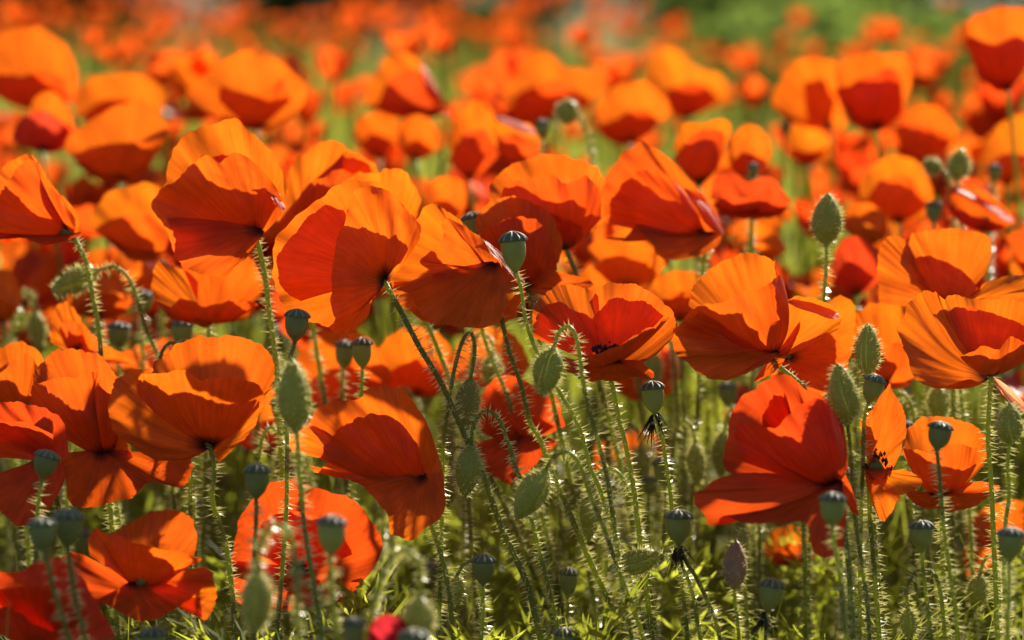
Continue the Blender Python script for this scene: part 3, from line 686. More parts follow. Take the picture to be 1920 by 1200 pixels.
poppy('blurred round poppy bowl with red window in its middle, standing clear on open grass', 2.20, (482, 243), [
    d([(400, 215, 0), (345, 190, 10), (367, 150, 25), (400, 127, 45), (433, 104, 60), (467, 97, 65), (490, 107, 65), (520, 110, 60), (548, 133, 45), (574, 162, 25), (568, 200, 10), (535, 232, -5)], b=0.10),
    d([(410, 190, -10), (415, 160, -25), (450, 175, -45), (500, 170, -48), (530, 150, -35), (545, 190, -20)], t=DEEP),
    d([(415, 215, -20), (430, 232, -40), (483, 243, -48), (535, 230, -30)], t=RED, b=0.04)])
poppy('blurred poppy tilted like a bonnet on a thick pale stem, pinkish lit side', 2.38, (832, 212), [
    d([(674, 190, 10), (690, 160, 25), (707, 133, 40), (727, 103, 50), (755, 98, 50), (784, 110, 45), (795, 140, 30), (822, 175, 15), (828, 200, 5)], b=0.08),
    d([(680, 195, -10), (707, 195, -30), (730, 150, -48), (785, 133, -40), (815, 180, -15)], t=RED),
    d([(690, 195, -15), (740, 210, -35), (780, 217, -35), (822, 210, -15)], t=RED, b=0.03)],
    stem=[(838, 222), (835, 270), (824, 333), (818, 420, 20)])
poppy('blurred wide poppy with dark wedge of shadow, close to a pale nodding bud', 2.50, (1040, 225), [
    d([(946, 190, 0), (950, 160, 15), (967, 140, 25), (987, 107, 40), (1023, 97, 50), (1057, 122, 50), (1107, 133, 40), (1138, 167, 15)], b=0.1),
    d([(960, 200, -10), (975, 172, -30), (1040, 152, -45), (1068, 163, -42), (1110, 190, -15)], t=RED)])
poppy('blurred poppy with shadowed throat, touching the pale nodding bud stem', 2.34, (1180, 268), [
    d([(1110, 230, 10), (1130, 180, 30), (1163, 158, 45), (1207, 153, 50), (1245, 180, 35), (1260, 210, 15)]),
    d([(1115, 240, -10), (1150, 225, -35), (1200, 205, -40), (1240, 230, -15)], t=DEEP),
    d([(1120, 250, -20), (1160, 270, -35), (1235, 255, -15)], t=RED, b=0.04)])
poppy('blurred red-orange poppy leaning out over the far meadow', 2.65, (1290, 222), [
    d([(1207, 160, 10), (1213, 120, 25), (1235, 93, 40), (1262, 90, 45), (1313, 128, 35), (1355, 145, 20), (1365, 185, 5)]),
    d([(1215, 185, -10), (1260, 165, -35), (1310, 155, -35), (1350, 185, -10)], t=RED)])
poppy('blurred poppy split by a dark stem, next to a white-edged petal', 2.24, (880, 340), [
    d([(840, 270, 10), (853, 225, 30), (890, 192, 45), (923, 207, 40), (938, 260, 15)]),
    d([(840, 300, -20), (870, 250, -40), (910, 245, -40), (935, 290, -20)], t=RED)])
poppy('blurred small-lobed poppy low beneath the bonnet-tilted bloom', 2.42, (710, 300), [
    d([(662, 262, 0), (667, 232, 20), (690, 213, 30), (740, 213, 30), (750, 260, 5)]),
    d([(672, 275, -15), (700, 250, -30), (745, 270, -10)], t=RED)])
poppy('blurred poppy stooping beside the thick pale stem of the bonnet-tilted bloom', 2.30, (780, 300), [
    d([(745, 270, 0), (752, 230, 20), (785, 215, 30), (815, 235, 20), (822, 275, 0)]),
    d([(750, 285, -15), (780, 262, -30), (815, 285, -10)], t=DEEP)])
poppy('blurred dark poppy whose flat upper petal flashes white in the sun', 2.12, (985, 320), [
    d([(945, 232, -14), (975, 246, -15), (1000, 252, -8), (1004, 246, 6), (985, 234, 16), (950, 220, 16)], o=(925, 217, 0), b=0.02, w=0.004),  # added near-level strip, shaped to flash the sun toward the camera
    d([(930, 260, 20), (925, 235, 30), (960, 225, 40), (1000, 240, 40), (1015, 270, 20)]),
    d([(930, 270, 0), (945, 252, -20), (1000, 262, -35), (1020, 290, -15)], t=RED),
    d([(930, 290, -10), (950, 310, -25), (1010, 310, -25)], t=RED, b=0.04)])
poppy('blurred little orange poppy ball between the two-lobed and arched blooms', 2.08, (835, 425), [
    d([(788, 395, 0), (800, 350, 20), (827, 332, 30), (867, 340, 25), (875, 385, 0)]),
    d([(795, 400, -15), (830, 375, -30), (870, 400, -10)])])
poppy('blurred deep tulip-shaped poppy on a straight yellow-green stem', 2.28, (1642, 245), [
    d([(1572, 175, 10), (1568, 125, 25), (1613, 103, 45), (1653, 97, 50), (1697, 103, 45), (1711, 135, 25), (1700, 187, 10), (1690, 222, 0)], b=0.1),
    d([(1566, 170, -5), (1600, 155, -35), (1672, 129, -40), (1690, 170, -15), (1695, 215, -5)], t=RED),
    d([(1570, 180, -20), (1600, 235, -35), (1650, 246, -35), (1690, 215, -15)], t=RED, b=0.05)],
    stem=[(1647, 280), (1657, 340), (1670, 440), (1685, 560, 20)], rad=0.0022)
poppy('blurred glowing poppy flap crowding the tulip-shaped bloom', 2.36, (1560, 245), [
    d([(1470, 225, 0), (1447, 190, 10), (1466, 143, 25), (1497, 113, 35), (1560, 112, 35), (1585, 160, 20)]),
    d([(1515, 235, -20), (1508, 162, -30), (1540, 150, -32), (1565, 170, -30), (1590, 235, -20)], b=0.08)])
poppy('blurred wide shaded red poppy below the tulip-shaped bloom', 2.34, (1735, 310), [
    d([(1690, 240, 10), (1693, 213, 25), (1727, 193, 40), (1767, 207, 35), (1798, 247, 10)]),
    d([(1672, 255, -5), (1685, 230, -25), (1735, 235, -40), (1790, 262, -20)], t=RED),
    d([(1672, 265, -10), (1690, 295, -25), (1740, 312, -30), (1780, 295, -15)], t=RED, b=0.04)])
poppy('tallest blurred poppy, a closed dark cup high above the far meadow', 2.20, (1888, 172), [
    d([(1815, 95, 10), (1800, 62, 20), (1813, 37, 35), (1863, 13, 45), (1890, 12, 48), (1925, 22, 40), (1945, 60, 20), (1930, 120, 5)], b=0.10),
    d([(1808, 80, -10), (1822, 67, -25), (1860, 83, -45), (1912, 68, -40), (1935, 90, -15)], t=RED),
    d([(1815, 100, -20), (1840, 150, -35), (1885, 172, -40), (1925, 145, -20)], t=RED, b=0.06)],
    stem=[(1894, 215), (1901, 280), (1908, 340), (1915, 460, 20)], rad=0.0021)
poppy('blurred dark-fronted poppy beside a round glowing red one', 2.05, (1310, 350), [
    d([(1262, 275, 10), (1280, 233, 25), (1313, 230, 30), (1367, 227, 30), (1362, 275, 10), (1350, 310, 0)]),
    d([(1262, 300, -15), (1300, 252, -35), (1355, 248, -30), (1350, 310, -10)], t=RED)])
poppy('blurred round glowing red poppy with a small dark seed head before it', 2.14, (1400, 345), [
    d([(1365, 300, 5), (1370, 258, 20), (1407, 233, 30), (1437, 253, 25), (1449, 290, 5)]),
    d([(1368, 310, -15), (1395, 285, -30), (1440, 305, -10)], t=RED)])
poppy('blurred rumpled scarlet poppy under the round glowing red one', 1.98, (1410, 400), [
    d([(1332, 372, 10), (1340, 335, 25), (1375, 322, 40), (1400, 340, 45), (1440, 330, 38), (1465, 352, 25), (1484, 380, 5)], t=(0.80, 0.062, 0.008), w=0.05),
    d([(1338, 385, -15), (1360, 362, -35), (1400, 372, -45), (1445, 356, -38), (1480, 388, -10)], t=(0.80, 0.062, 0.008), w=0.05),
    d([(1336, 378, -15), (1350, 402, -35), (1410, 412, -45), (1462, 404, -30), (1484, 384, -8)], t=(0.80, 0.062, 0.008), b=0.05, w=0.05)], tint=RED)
poppy('blurred flattened poppy with dark underside above the upright bristly bud', 2.36, (1515, 310), [
    d([(1472, 262, 5), (1478, 240, 15), (1513, 226, 25), (1553, 262, 15), (1560, 285, 0)]),
    d([(1478, 275, -15), (1515, 285, -30), (1555, 275, -10)], t=RED)])
poppy('blurred orange poppy crossed by the yellow-green stem of the tulip-shaped bloom', 2.16, (1685, 420), [
    d([(1610, 370, 5), (1618, 330, 20), (1663, 293, 40), (1713, 300, 40), (1748, 350, 20), (1745, 395, 0)]),
    d([(1615, 390, -15), (1650, 340, -35), (1700, 330, -38), (1740, 385, -15)], t=DEEP)])
poppy('blurred orange poppy beside the straight stem of the tallest dark cup', 2.26, (1890, 350), [
    d([(1840, 310, 0), (1850, 265, 20), (1880, 230, 30), (1920, 215, 30), (1960, 260, 10)]),
    d([(1845, 320, -15), (1880, 290, -30), (1930, 290, -25)], t=DEEP)])
poppy('blurred shaded poppy with a long white-gleaming curled edge', 2.0, (1850, 435), [
    d([(1800, 366, -12), (1840, 388, -14), (1888, 414, -12), (1900, 412, 4), (1880, 394, 14), (1825, 362, 15)], o=(1778, 348, 0), b=0.03, w=0.004),  # narrow strip added along the curled edge to reflect the sun
    d([(1775, 380, 10), (1785, 350, 20), (1830, 350, 30), (1880, 385, 25), (1905, 415, 10)], t=DEEP),
    d([(1770, 375, -10), (1790, 390, -25), (1830, 405, -30), (1890, 425, -15)], t=(0.7, 0.05, 0.015))])  # front petal's shade put into a darker red
poppy('blurred dark crimson poppy behind the upright bristly bud', 2.0, (1605, 555), [
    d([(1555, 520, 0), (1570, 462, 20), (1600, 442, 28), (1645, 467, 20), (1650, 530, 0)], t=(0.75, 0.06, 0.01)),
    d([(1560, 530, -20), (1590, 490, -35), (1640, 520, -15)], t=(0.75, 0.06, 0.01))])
poppy('blurred orange poppy above the dark crimson one, behind the upright bristly bud', 2.1, (1630, 460), [
    d([(1580, 425, 0), (1588, 392, 20), (1625, 380, 30), (1662, 405, 20), (1670, 440, 0)]),
    d([(1585, 435, -15), (1625, 420, -30), (1665, 440, -10)])])
poppy('blurred orange poppy under the rumpled scarlet one', 2.08, (1425, 495), [
    d([(1375, 465, 0), (1385, 432, 20), (1410, 418, 30), (1455, 435, 25), (1475, 470, 0)]),
    d([(1380, 475, -15), (1420, 455, -30), (1468, 475, -10)])])
poppy('blurred glowing orange poppy low behind the thicket of hairy stems', 2.15, (1190, 905), [
    d([(1108, 880, 0), (1112, 845, 15), (1140, 822, 28), (1207, 806, 35), (1245, 828, 25), (1255, 880, 0)]),
    d([(1115, 890, -15), (1180, 860, -35), (1245, 890, -15)])])
for k, (lab, D_, x, y, s_) in enumerate([
        ('blurred orange poppy peering under the fanned bloom beside a small seed head', 1.95, 640, 705, 1.15),
        ('blurred orange poppy behind the stems where the fanned bloom meets its neighbour', 1.98, 780, 690, 1.0),
        ('blurred orange poppy filling the gap between hooked buds and drooping skirt petal', 1.96, 920, 680, 0.9),
        ('blurred orange poppy behind the long smooth grey-green bud', 1.93, 510, 800, 0.95),
        ('blurred orange poppy wedged behind the tall cupped poppy and wide open cup', 1.96, 1275, 560, 0.8),
        ('blurred orange poppy low behind a nodding bud and blurred seed heads', 1.98, 190, 560, 0.7),
        ('blurred orange poppy tucked behind the scalloped inner petal bloom', 1.97, 1120, 560, 0.8),
        ('blurred red poppy sunk in the stems under the big skirted bloom', 1.95, 1480, 1030, 0.6)]):
    r0 = np.random.default_rng(k+40); w_ = 85*s_; h_ = 75*s_
    poppy(lab, D_, (x, y+h_*0.7), [
        d([(x-w_, y+20*s_, 5), (x-w_*0.75, y-h_*0.6, 25), (x-w_*0.1, y-h_*(0.95+r0.uniform(-.1, .1)), 42), (x+w_*0.6, y-h_*0.75, 32), (x+w_, y+5, 8)]),
        d([(x-w_*0.9, y+28*s_, -12), (x-w_*0.3, y-h_*0.1, -38), (x+w_*0.35, y-h_*0.2, -38), (x+w_*0.92, y+18*s_, -12)], t=DEEP),
        d([(x-w_*0.8, y+35*s_, -15), (x-w_*0.3, y+h_*0.7, -32), (x+w_*0.4, y+h_*0.72, -32), (x+w_*0.9, y+25*s_, -12)], b=0.04)])

# ------------------------------------------------------------------ buds
bud('upright olive bud thickly bristled, alone on a straight hairy stem among blurred poppies', 1.77, (1549, 459), (1553, 361), 58, [(1550, 500), (1545, 568), (1542, 640, 20)])
bud('upright bud with a central seam, just above the small bent seed head', 1.66, (1627, 703), (1627, 606), 48, [(1630, 760, 10), (1634, 850, 20), (1640, 1000, 30)])
bud('upright pale green bud leaning toward the tall cupped poppy, white bristles round it', 1.585, (1590, 797), (1571, 681), 58, [(1598, 880), (1606, 980), (1622, 1100), (1630, 1198)])
bud('long smooth grey-green bud rising before the veined poppy bowl', 1.52, (556, 809), (548, 672), 62, [(563, 900), (572, 985), (590, 1090), (604, 1198)])
bud('nodding bud held level on a swan-neck stem over blurred greenery', 1.80, (183, 507), (96, 547), 46, [(215, 500), (240, 519), (258, 560), (275, 620), (297, 675), (310, 760, 30)])
bud('speckled nodding bud hooked in front of the wide open cup', 1.605, (1039, 652), (1014, 744), 56, [(1046, 626), (1064, 611), (1079, 628), (1090, 680), (1099, 740), (1112, 800), (1130, 880), (1150, 990)])
bud('nodding bud on a tight hairpin stem under the drooping skirt petal', 1.68, (883, 709), (868, 815), 47, [(890, 655), (882, 624), (866, 640), (851, 700), (841, 780), (833, 850), (826, 960)])
bud('dark nodding bud low on a broad arch, below the tight hairpin bud', 1.66, (884, 834), (871, 934), 50, [(887, 800), (906, 772), (931, 780), (950, 826), (966, 880), (990, 960)])
bud('large ribbed nodding bud hung from a hairy shepherd-crook stem', 1.60, (1024, 881), (967, 975), 58, [(1036, 860), (1060, 847), (1085, 866), (1110, 930), (1140, 1000), (1170, 1090), (1205, 1196)])
bud('slim nodding bud partly crossed by the shepherd-crook stem', 1.71, (1112, 908), (1103, 1018), 42, [(1124, 886), (1150, 879), (1175, 908), (1195, 970), (1210, 1040)])
bud('plump bud lying sideways against the withered-threaded seed head', 1.65, (1238, 1040), (1138, 1070), 48, [(1262, 1042, 10), (1280, 1062, 12), (1300, 1120, 12), (1315, 1195, 12)])
bud('pinkish brown upright bud on a thin smooth stalk', 1.60, (1377, 1104), (1380, 1011), 48, [(1380, 1140), (1386, 1198)], pink=True, rad=0.0013)
bud('blurred green bud dangling from a halo-lit hook before the dish-shaped red poppy', 1.40, (484, 1074), (480, 1190), 58, [(491, 1012), (520, 982), (545, 1002), (555, 1060), (560, 1180)])
bud('blurred pointed bud under an arched stem, next to the bursting red bud', 1.41, (787, 1119), (786, 1220), 56, [(787, 1062), (762, 1032), (732, 1045), (710, 1090), (688, 1185)])
bud('small dark dangling bud beside the lone blue-green seed head', 1.68, (857, 1078), (857, 1138), 28, [(868, 1060), (886, 1052, 8), (896, 1075, 12), (905, 1150, 15)])
bud('upright bristly bud next to the pale twisted petal', 1.60, (1893, 834), (1893, 754), 50, [(1889, 870), (1893, 930), (1888, 1050)])
bud('blurred pale-rimmed nodding bud high over the hooded poppy', 2.10, (1085, 216), (1040, 203), 46, [(1098, 245), (1107, 290), (1112, 360)])
bud('blurred dark almond bud in a bright halo below the wide shaded red poppy', 2.02, (1793, 338), (1803, 278), 40, [(1800, 380), (1803, 450)])
bud('blurred bud drooping beside the dark almond one', 2.04, (1765, 318), (1730, 305), 30, [(1778, 332), (1785, 380), (1788, 450)])
bud('dim bud hanging behind the stalks near the foot of the squat poppy bowl', 1.72, (1838, 1078), (1828, 1145), 40, [(1845, 1050), (1862, 1042), (1872, 1080), (1875, 1150)])
bud('bud hanging near the ground inside a hooked stem, below the lidded seed head', 1.62, (1703, 1140), (1706, 1200), 34, [(1700, 1105), (1720, 1072), (1752, 1075), (1765, 1110), (1772, 1190)])
bud('narrow bud half hidden behind the dark nodding one', 1.76, (845, 870), (840, 950), 40, [(850, 845), (866, 838), (875, 870), (880, 960)])
bud('small bud pointing up behind the pinkish brown one', 1.74, (1392, 1040), (1394, 990), 22, [(1394, 1080), (1400, 1180)])

# the bursting bud with red petals showing
rb = poppy('blurred bud bursting into a crumpled crimson ball with white sheen', 1.40, (730, 1235), [
    d([(690, 1200, 10), (694, 1172, 20), (715, 1155, 28), (745, 1155, 28), (766, 1178, 15), (768, 1210, 5)], t=(0.50, 0.03, 0.035), b=0.2, w=0.06),
    d([(690, 1210, -10), (698, 1178, -25), (730, 1166, -35), (760, 1182, -25), (768, 1215, -10)], t=(0.50, 0.03, 0.035), b=0.2, w=0.06)], stamens=False)

# ------------------------------------------------------------------ seed heads
capsule('crisp urn-shaped seed head standing before the scalloped inner petal bloom', 1.66, (960, 436), (967, 512), 52, [(978, 543), (987, 600), (1008, 660), (1047, 732), (1084, 800), (1107, 877), (1140, 960)])
capsule('seed head looking over the white-gleaming edge of the drooping poppy', 1.80, (882, 400), (893, 445), 44, [(897, 540), (905, 620), (930, 690), (952, 740), (968, 800), (985, 880), (1020, 990)])
capsule('seed head with reddish withered threads against the glowing fanned petal', 1.63, (558, 581), (553, 642), 48, [(548, 660), (543, 680), (540, 760, 20), (535, 900, 30)])
capsule('small soft seed head under the fanned bloom, a hairy stalk below', 1.77, (678, 634), (680, 692), 40, [(676, 750), (672, 830)])
capsule('seed head with ragged dark stalk in the middle of the hairy stem thicket', 1.66, (1222, 716), (1228, 778), 46, [(1240, 810), (1247, 860), (1256, 920), (1265, 990, 25), (1280, 1100, 40)], withered=True)
capsule('seed head trailing long black withered threads above the sideways bud', 1.60, (1273, 957), (1272, 1022), 54, [(1284, 1048), (1310, 1090), (1336, 1150), (1346, 1198)], withered=True)
capsule('tilted seed head with white-lit rays before the large dim red poppy', 1.57, (92, 846), (78, 898), 48, [(72, 950), (69, 1010), (70, 1090), (79, 1190)])
capsule('blurred seed head touching its taller twin, bluish and squat', 1.44, (78, 972), (82, 1036), 54, [(90, 1060), (102, 1110), (128, 1198)])
capsule('blurred seed head standing behind the shoulder of its bluish squat twin', 1.46, (128, 956), (127, 1028), 58, [(132, 1060), (142, 1120), (162, 1198)])
capsule('soft grey-green seed head above the dish-shaped red poppy', 1.54, (483, 871), (480, 938), 50, [(480, 980), (476, 1050), (478, 1190)])
capsule('blurred seed head in front of the wrinkled rim of the dish-shaped poppy', 1.42, (622, 967), (620, 1042), 58, [(624, 1110), (636, 1198)])
capsule('lone blue-green seed head in the sunlit grass', 1.60, (907, 1041), (906, 1098), 47, [(905, 1130), (904, 1198)])
capsule('softly blurred seed head overlapping the skirt of the big red poppy', 1.49, (1562, 924), (1560, 988), 52, [(1564, 1020), (1574, 1080), (1588, 1198)])
capsule('seed head with a dark pointed lid below the squat poppy bowl', 1.60, (1728, 977), (1728, 1036), 47, [(1731, 1070), (1738, 1120), (1746, 1198)])
capsule('leaning blue-green seed head beside the pinkish brown bud', 1.57, (1449, 1086), (1440, 1148), 48, [(1436, 1165), (1436, 1198)], withered=True)
capsule('blurred seed head in front of the half hidden low orange poppy', 1.50, (1896, 990), (1892, 1054), 52, [(1892, 1100), (1889, 1198)])
capsule('dark seed head tipped to one side before the squat poppy bowl', 1.57, (1766, 792), (1756, 845), 48, [(1763, 910), (1768, 980), (1782, 1090), (1797, 1198)])
capsule('small bent seed head with ribbed lid, tight under the seamed bud', 1.625, (1644, 704), (1628, 757), 42, [(1620, 790, 15), (1618, 900, 20)])
capsule('blurred dark seed head beneath the swan-neck bud', 1.92, (223, 604), (222, 655), 46, [(222, 720)])
capsule('blurred brownish seed head under the upturned bowl', 1.92, (343, 598), (342, 655), 46, [(343, 720)])
capsule('blurred seed head touching the swan-neck stem', 1.95, (270, 545), (268, 590), 36, [(268, 660)])
capsule('seed head crown at the foot of the tipped poppy cup', 1.52, (286, 1178), (288, 1240), 54, [])
capsule('dark seed head crown poking from the sunlit grass below the shepherd-crook bud', 1.60, (1060, 1178), (1058, 1235), 46, [])
capsule('blurred seed head crown under the pointed bud', 1.38, (775, 1180), (775, 1250), 60, [])
capsule('blurred fuzzy dark seed head beside the bursting crimson bud', 1.40, (664, 1158), (662, 1225), 44, [])
capsule('blurred black seed head beside the pale-rimmed nodding bud', 2.10, (1017, 224), (1016, 262), 28, [(1015, 300), (1016, 360)])
capsule('blurred tiny seed head beside the glowing poppy flap', 2.35, (1474, 228), (1472, 256), 22, [(1468, 330)])
capsule('blurred little seed head before the round glowing red poppy', 2.05, (1413, 306), (1411, 338), 22, [(1410, 370)])
capsule('blurred seed head near the straight stem of the tallest dark cup', 2.10, (1866, 308), (1864, 344), 26, [(1862, 400)])
capsule('blurred round seed head behind the hairy stem thicket', 1.92, (1218, 893), (1216, 930), 30, [(1216, 980)])
capsule('blurred seed head close to the flat standing petals', 2.02, (1752, 378), (1750, 420), 34, [(1752, 480)])

# ------------------------------------------------------------------ prototypes for the field behind
def proto_flower(seed, res=(22, 9)):
    r = np.random.default_rng(seed)
    H = 0.55
    Rr = r.uniform(0.024, 0.041); cup = r.uniform(0.35, 1.6)
    tilt = r.uniform(0, 1.25); ta = r.uniform(0, 6.28)
    b = np.array([r.normal(0, 0.03), r.normal(0, 0.03), H])
    axis = unit([math.sin(tilt)*math.cos(ta), math.sin(tilt)*math.sin(ta), math.cos(tilt)])
    e1 = unit(np.cross(axis, [0.2, 0.9, 0.1])); e2 = np.cross(axis, e1)
    gcol = r.choice([0.075, 0.10, 0.12, 0.145])
    root = thing('poppy_flower', (0, 0, 0), 'x', 'poppy')
    rims = []
    for k in range(4):
        a0 = k*math.pi/2+r.normal(0, 0.15); inner = k % 2
        span = r.uniform(0.95, 1.25)
        cu = cup*r.uniform(0.75, 1.3) if not inner else cup*r.uniform(0.9, 1.4)
        q = []
        for f in np.linspace(-1, 1, 6):
            an = a0+f*span; lift = (1-0.22*f*f)*r.uniform(0.93, 1.05)
            L = Rr*(1.45-0.1*inner); el = math.atan(cu*1.15)
            q.append(b+L*lift*(math.cos(el)*(math.cos(an)*e1+math.sin(an)*e2)+math.sin(el)*axis))
        rims.append(np.array(q))
    cen = np.mean([R.mean(0) for R in rims], 0)
    for k, R in enumerate(rims):
        V, F, U = petal_mesh(b, R, cen, 0.15, seed*9+k, res[0], res[1], 0.075, 0.0, 0.06)
        add('petal', make_mesh('petal', V, F, M['petal'], U), root, (0.80*r.uniform(0.9, 1.05), gcol*(1+r.normal(0, 0.12)), 0.007))
    C = catmull(np.array([b, b*[0.9, 0.9, 0.72]-axis*[0.03, 0.03, 0], b*[0.3, 0.3, 0.3], [0, 0, -0.006]]), 12)
    V, F = tube(C, 0.0017, 5)
    add('stem', make_mesh('stem', V, F, M['stem']), root)
    return root

protos = [proto_flower(100+i) for i in range(24)]
used = [False]*len(protos)

def place_poppy(pi, x, y, h, rz, label, group):
    if not used[pi]:
        o = protos[pi]; used[pi] = True
    else:
        o = copy_tree(protos[pi])
    o.location = (x, y, 0); o.rotation_euler = (0, 0, rz)
    s = h/0.55; w_ = (0.5*s+0.5)*random.uniform(0.85, 1.1); o.scale = (w_, w_, s)
    o['label'] = label; o['group'] = group

def field_edge(px):
    """distance at which the poppies give way to green, for a given direction"""
    return 10.3-4.1/(1+math.exp(-(px-1250)/130.0))+0.6*math.sin(px*0.011)

cand = []
r = np.random.default_rng(77)
while len(cand) < 690:
    D = r.uniform(2.3, 3.7) if len(cand) < 120 else math.sqrt(r.uniform(1.95**2, 12.0**2)) if r.uniform() > 0.22 else math.sqrt(r.uniform(1.95**2, 3.3**2))
    X = r.uniform(-1, 1)*(0.20*D+0.12)
    h = float(np.clip(r.normal(0.53, 0.055), 0.38, 0.64))
    if D < 2.7: h = min(h, 0.50+r.uniform(-0.06, 0.04))
    y = D*math.cos(PITCH)
    px, py, dd = project((X, y, h+0.02))
    if dd > field_edge(px): continue
    # patchy colonies: thin the field where low-frequency noise is small
    if dd > 3.0 and (math.sin(X*3.1+1.3)*math.sin(y*1.7+0.4)+0.5*math.sin(X*6.7+y*2.9)) < r.uniform(-1.3, 0.8): continue
    bad = False
    for (hx, hy, hd) in HEADS:
        if hd > dd+0.02 or abs(hd-dd) < 0.09:
            if abs(hx-px) < 105*2/dd*1.3 and abs(hy-py) < 95*2/dd*1.3: bad = True; break
    if bad: continue
    cand.append((dd, X, y, h))
cand.sort()
nthings = 215
for i, (dd, X, y, h) in enumerate(cand[:nthings]):
    if dd < 2.8:
        lab, grp = 'out-of-focus orange poppy filling the crowd just behind the sharper blooms', 'poppies crowding behind the sharp blooms'
    else:
        lab, grp = 'small heavily blurred orange poppy out in the field beyond the crowd', 'small blurred poppies in the field'
    place_poppy(int(r.integers(len(protos))), X, y, h, r.uniform(0, 6.28), lab, grp)
for k, u_ in enumerate(used):
    if not u_: place_poppy(k, 0.3*k-1.5, 6.0+0.1*k, 0.52, k, 'small heavily blurred orange poppy out in the field beyond the crowd', 'small blurred poppies in the field')

# the rest of the field: one mass
Vs, Fs, Us, k0 = [], [], [], 0
lows = []
for i in range(6):
    rr = np.random.default_rng(900+i); b = np.array([0, 0, 0.0]); Rr = rr.uniform(0.03, 0.042); cup = rr.uniform(0.8, 1.7)
    V_, F_, U_, n0 = [], [], [], 0
    for k in range(4):
        a0 = k*1.571+rr.normal(0, 0.15)
        rim = [b+Rr*1.4*np.array([math.cos(a0+f)*math.cos(math.atan(cup)), math.sin(a0+f)*math.cos(math.atan(cup)), math.sin(math.atan(cup))])*(1-0.2*f*f) for f in np.linspace(-1.1, 1.1, 5)]
        V, F, U = petal_mesh(b, np.array(rim), np.array([0, 0, 0.03]), 0.14, i*31+k, 6, 4, 0.03)
        V_.append(V); F_.append(np.array(F)+n0); U_.append(U); n0 += len(V)
    lows.append((np.vstack(V_), np.vstack(F_), np.vstack(U_)))
SV, SF, s0 = [], [], 0
flank = []
while len(flank) < 150:
    D = r.uniform(1.6, 6.5); X = r.choice([-1, 1])*(0.185*D+0.09+r.uniform(0, 0.55))
    flank.append((D, X, D, float(np.clip(r.normal(0.50, 0.06), 0.36, 0.62))))
for (dd, X, y, h) in cand[nthings:]+flank:
    V, F, U = lows[int(r.integers(6))]; a = r.uniform(0, 6.28); tl = r.normal(0, 0.3)
    Rz = np.array([[math.cos(a), -math.sin(a), 0], [math.sin(a), math.cos(a), 0], [0, 0, 1]])
    Rx = np.array([[1, 0, 0], [0, math.cos(tl), -math.sin(tl)], [0, math.sin(tl), math.cos(tl)]])
    Vs.append(V @ (Rx @ Rz).T*r.uniform(0.6, 0.95)+np.array([X, y, h])); Fs.append(F+k0); Us.append(U); k0 += len(V)
    C = np.array([[X, y, h], [X+r.normal(0, .02), y, h*0.5], [X+r.normal(0, .04), y, -0.005]])
    V, F = tube(C, 0.002, 4, cap=False); SV.append(V); SF.append(np.array(F)+s0); s0 += len(V)
me = tri_mesh('distant_poppies', np.vstack(Vs), np.vstack(Fs), M['petal'])
li = np.zeros(len(me.loops), int); me.loops.foreach_get('vertex_index', li)
lay = me.uv_layers.new(name='UVMap'); lay.data.foreach_set('uv', np.vstack(Us)[li].ravel())
far = add('distant_poppies', me, None, (0.80, 0.115, 0.010)); far['kind'] = 'stuff'; far['label'] = 'mass of far blurred poppies merging into orange haze of colour'; far['category'] = 'poppies'
fs = add('stems', tri_mesh('stems', np.vstack(SV), np.vstack(SF), M['stem']), far); fs['kind'] = 'stuff'

# further buds and seed heads in the crowd, only their place tells them apart
r = np.random.default_rng(31)
for i in range(96):
    D = r.uniform(1.72, 2.3); x = r.uniform(-60, 1980); hh = r.uniform(0.33, 0.50)
    y0 = -86+FPX*(CAM_H-hh)/D
    if y0 < 640 and r.uniform() < 0.6: continue
    if i % 2:
        hk = r.choice([-1, 1]); s = 1.66/D
        bud('soft green nodding bud deep among the stems under the poppies', D, (x, y0), (x+hk*r.uniform(-15, 10)*s, y0+r.uniform(70, 100)*s), r.uniform(34, 48)*s,
            [(x+hk*4*s, y0-30*s), (x+hk*24*s, y0-48*s), (x+hk*42*s, y0-20*s), (x+hk*52*s, y0+60*s), (x+hk*60*s, y0+160*s)], group='nodding buds deep among the stems')
    else:
        s = 1.66/D
        capsule('soft green seed head deep among the stems under the poppies', D, (x+r.uniform(-6, 6), y0-28*s), (x, y0+32*s), r.uniform(36, 48)*s,
                [(x+r.uniform(-5, 10), y0+120*s)], group='seed heads deep among the stems')

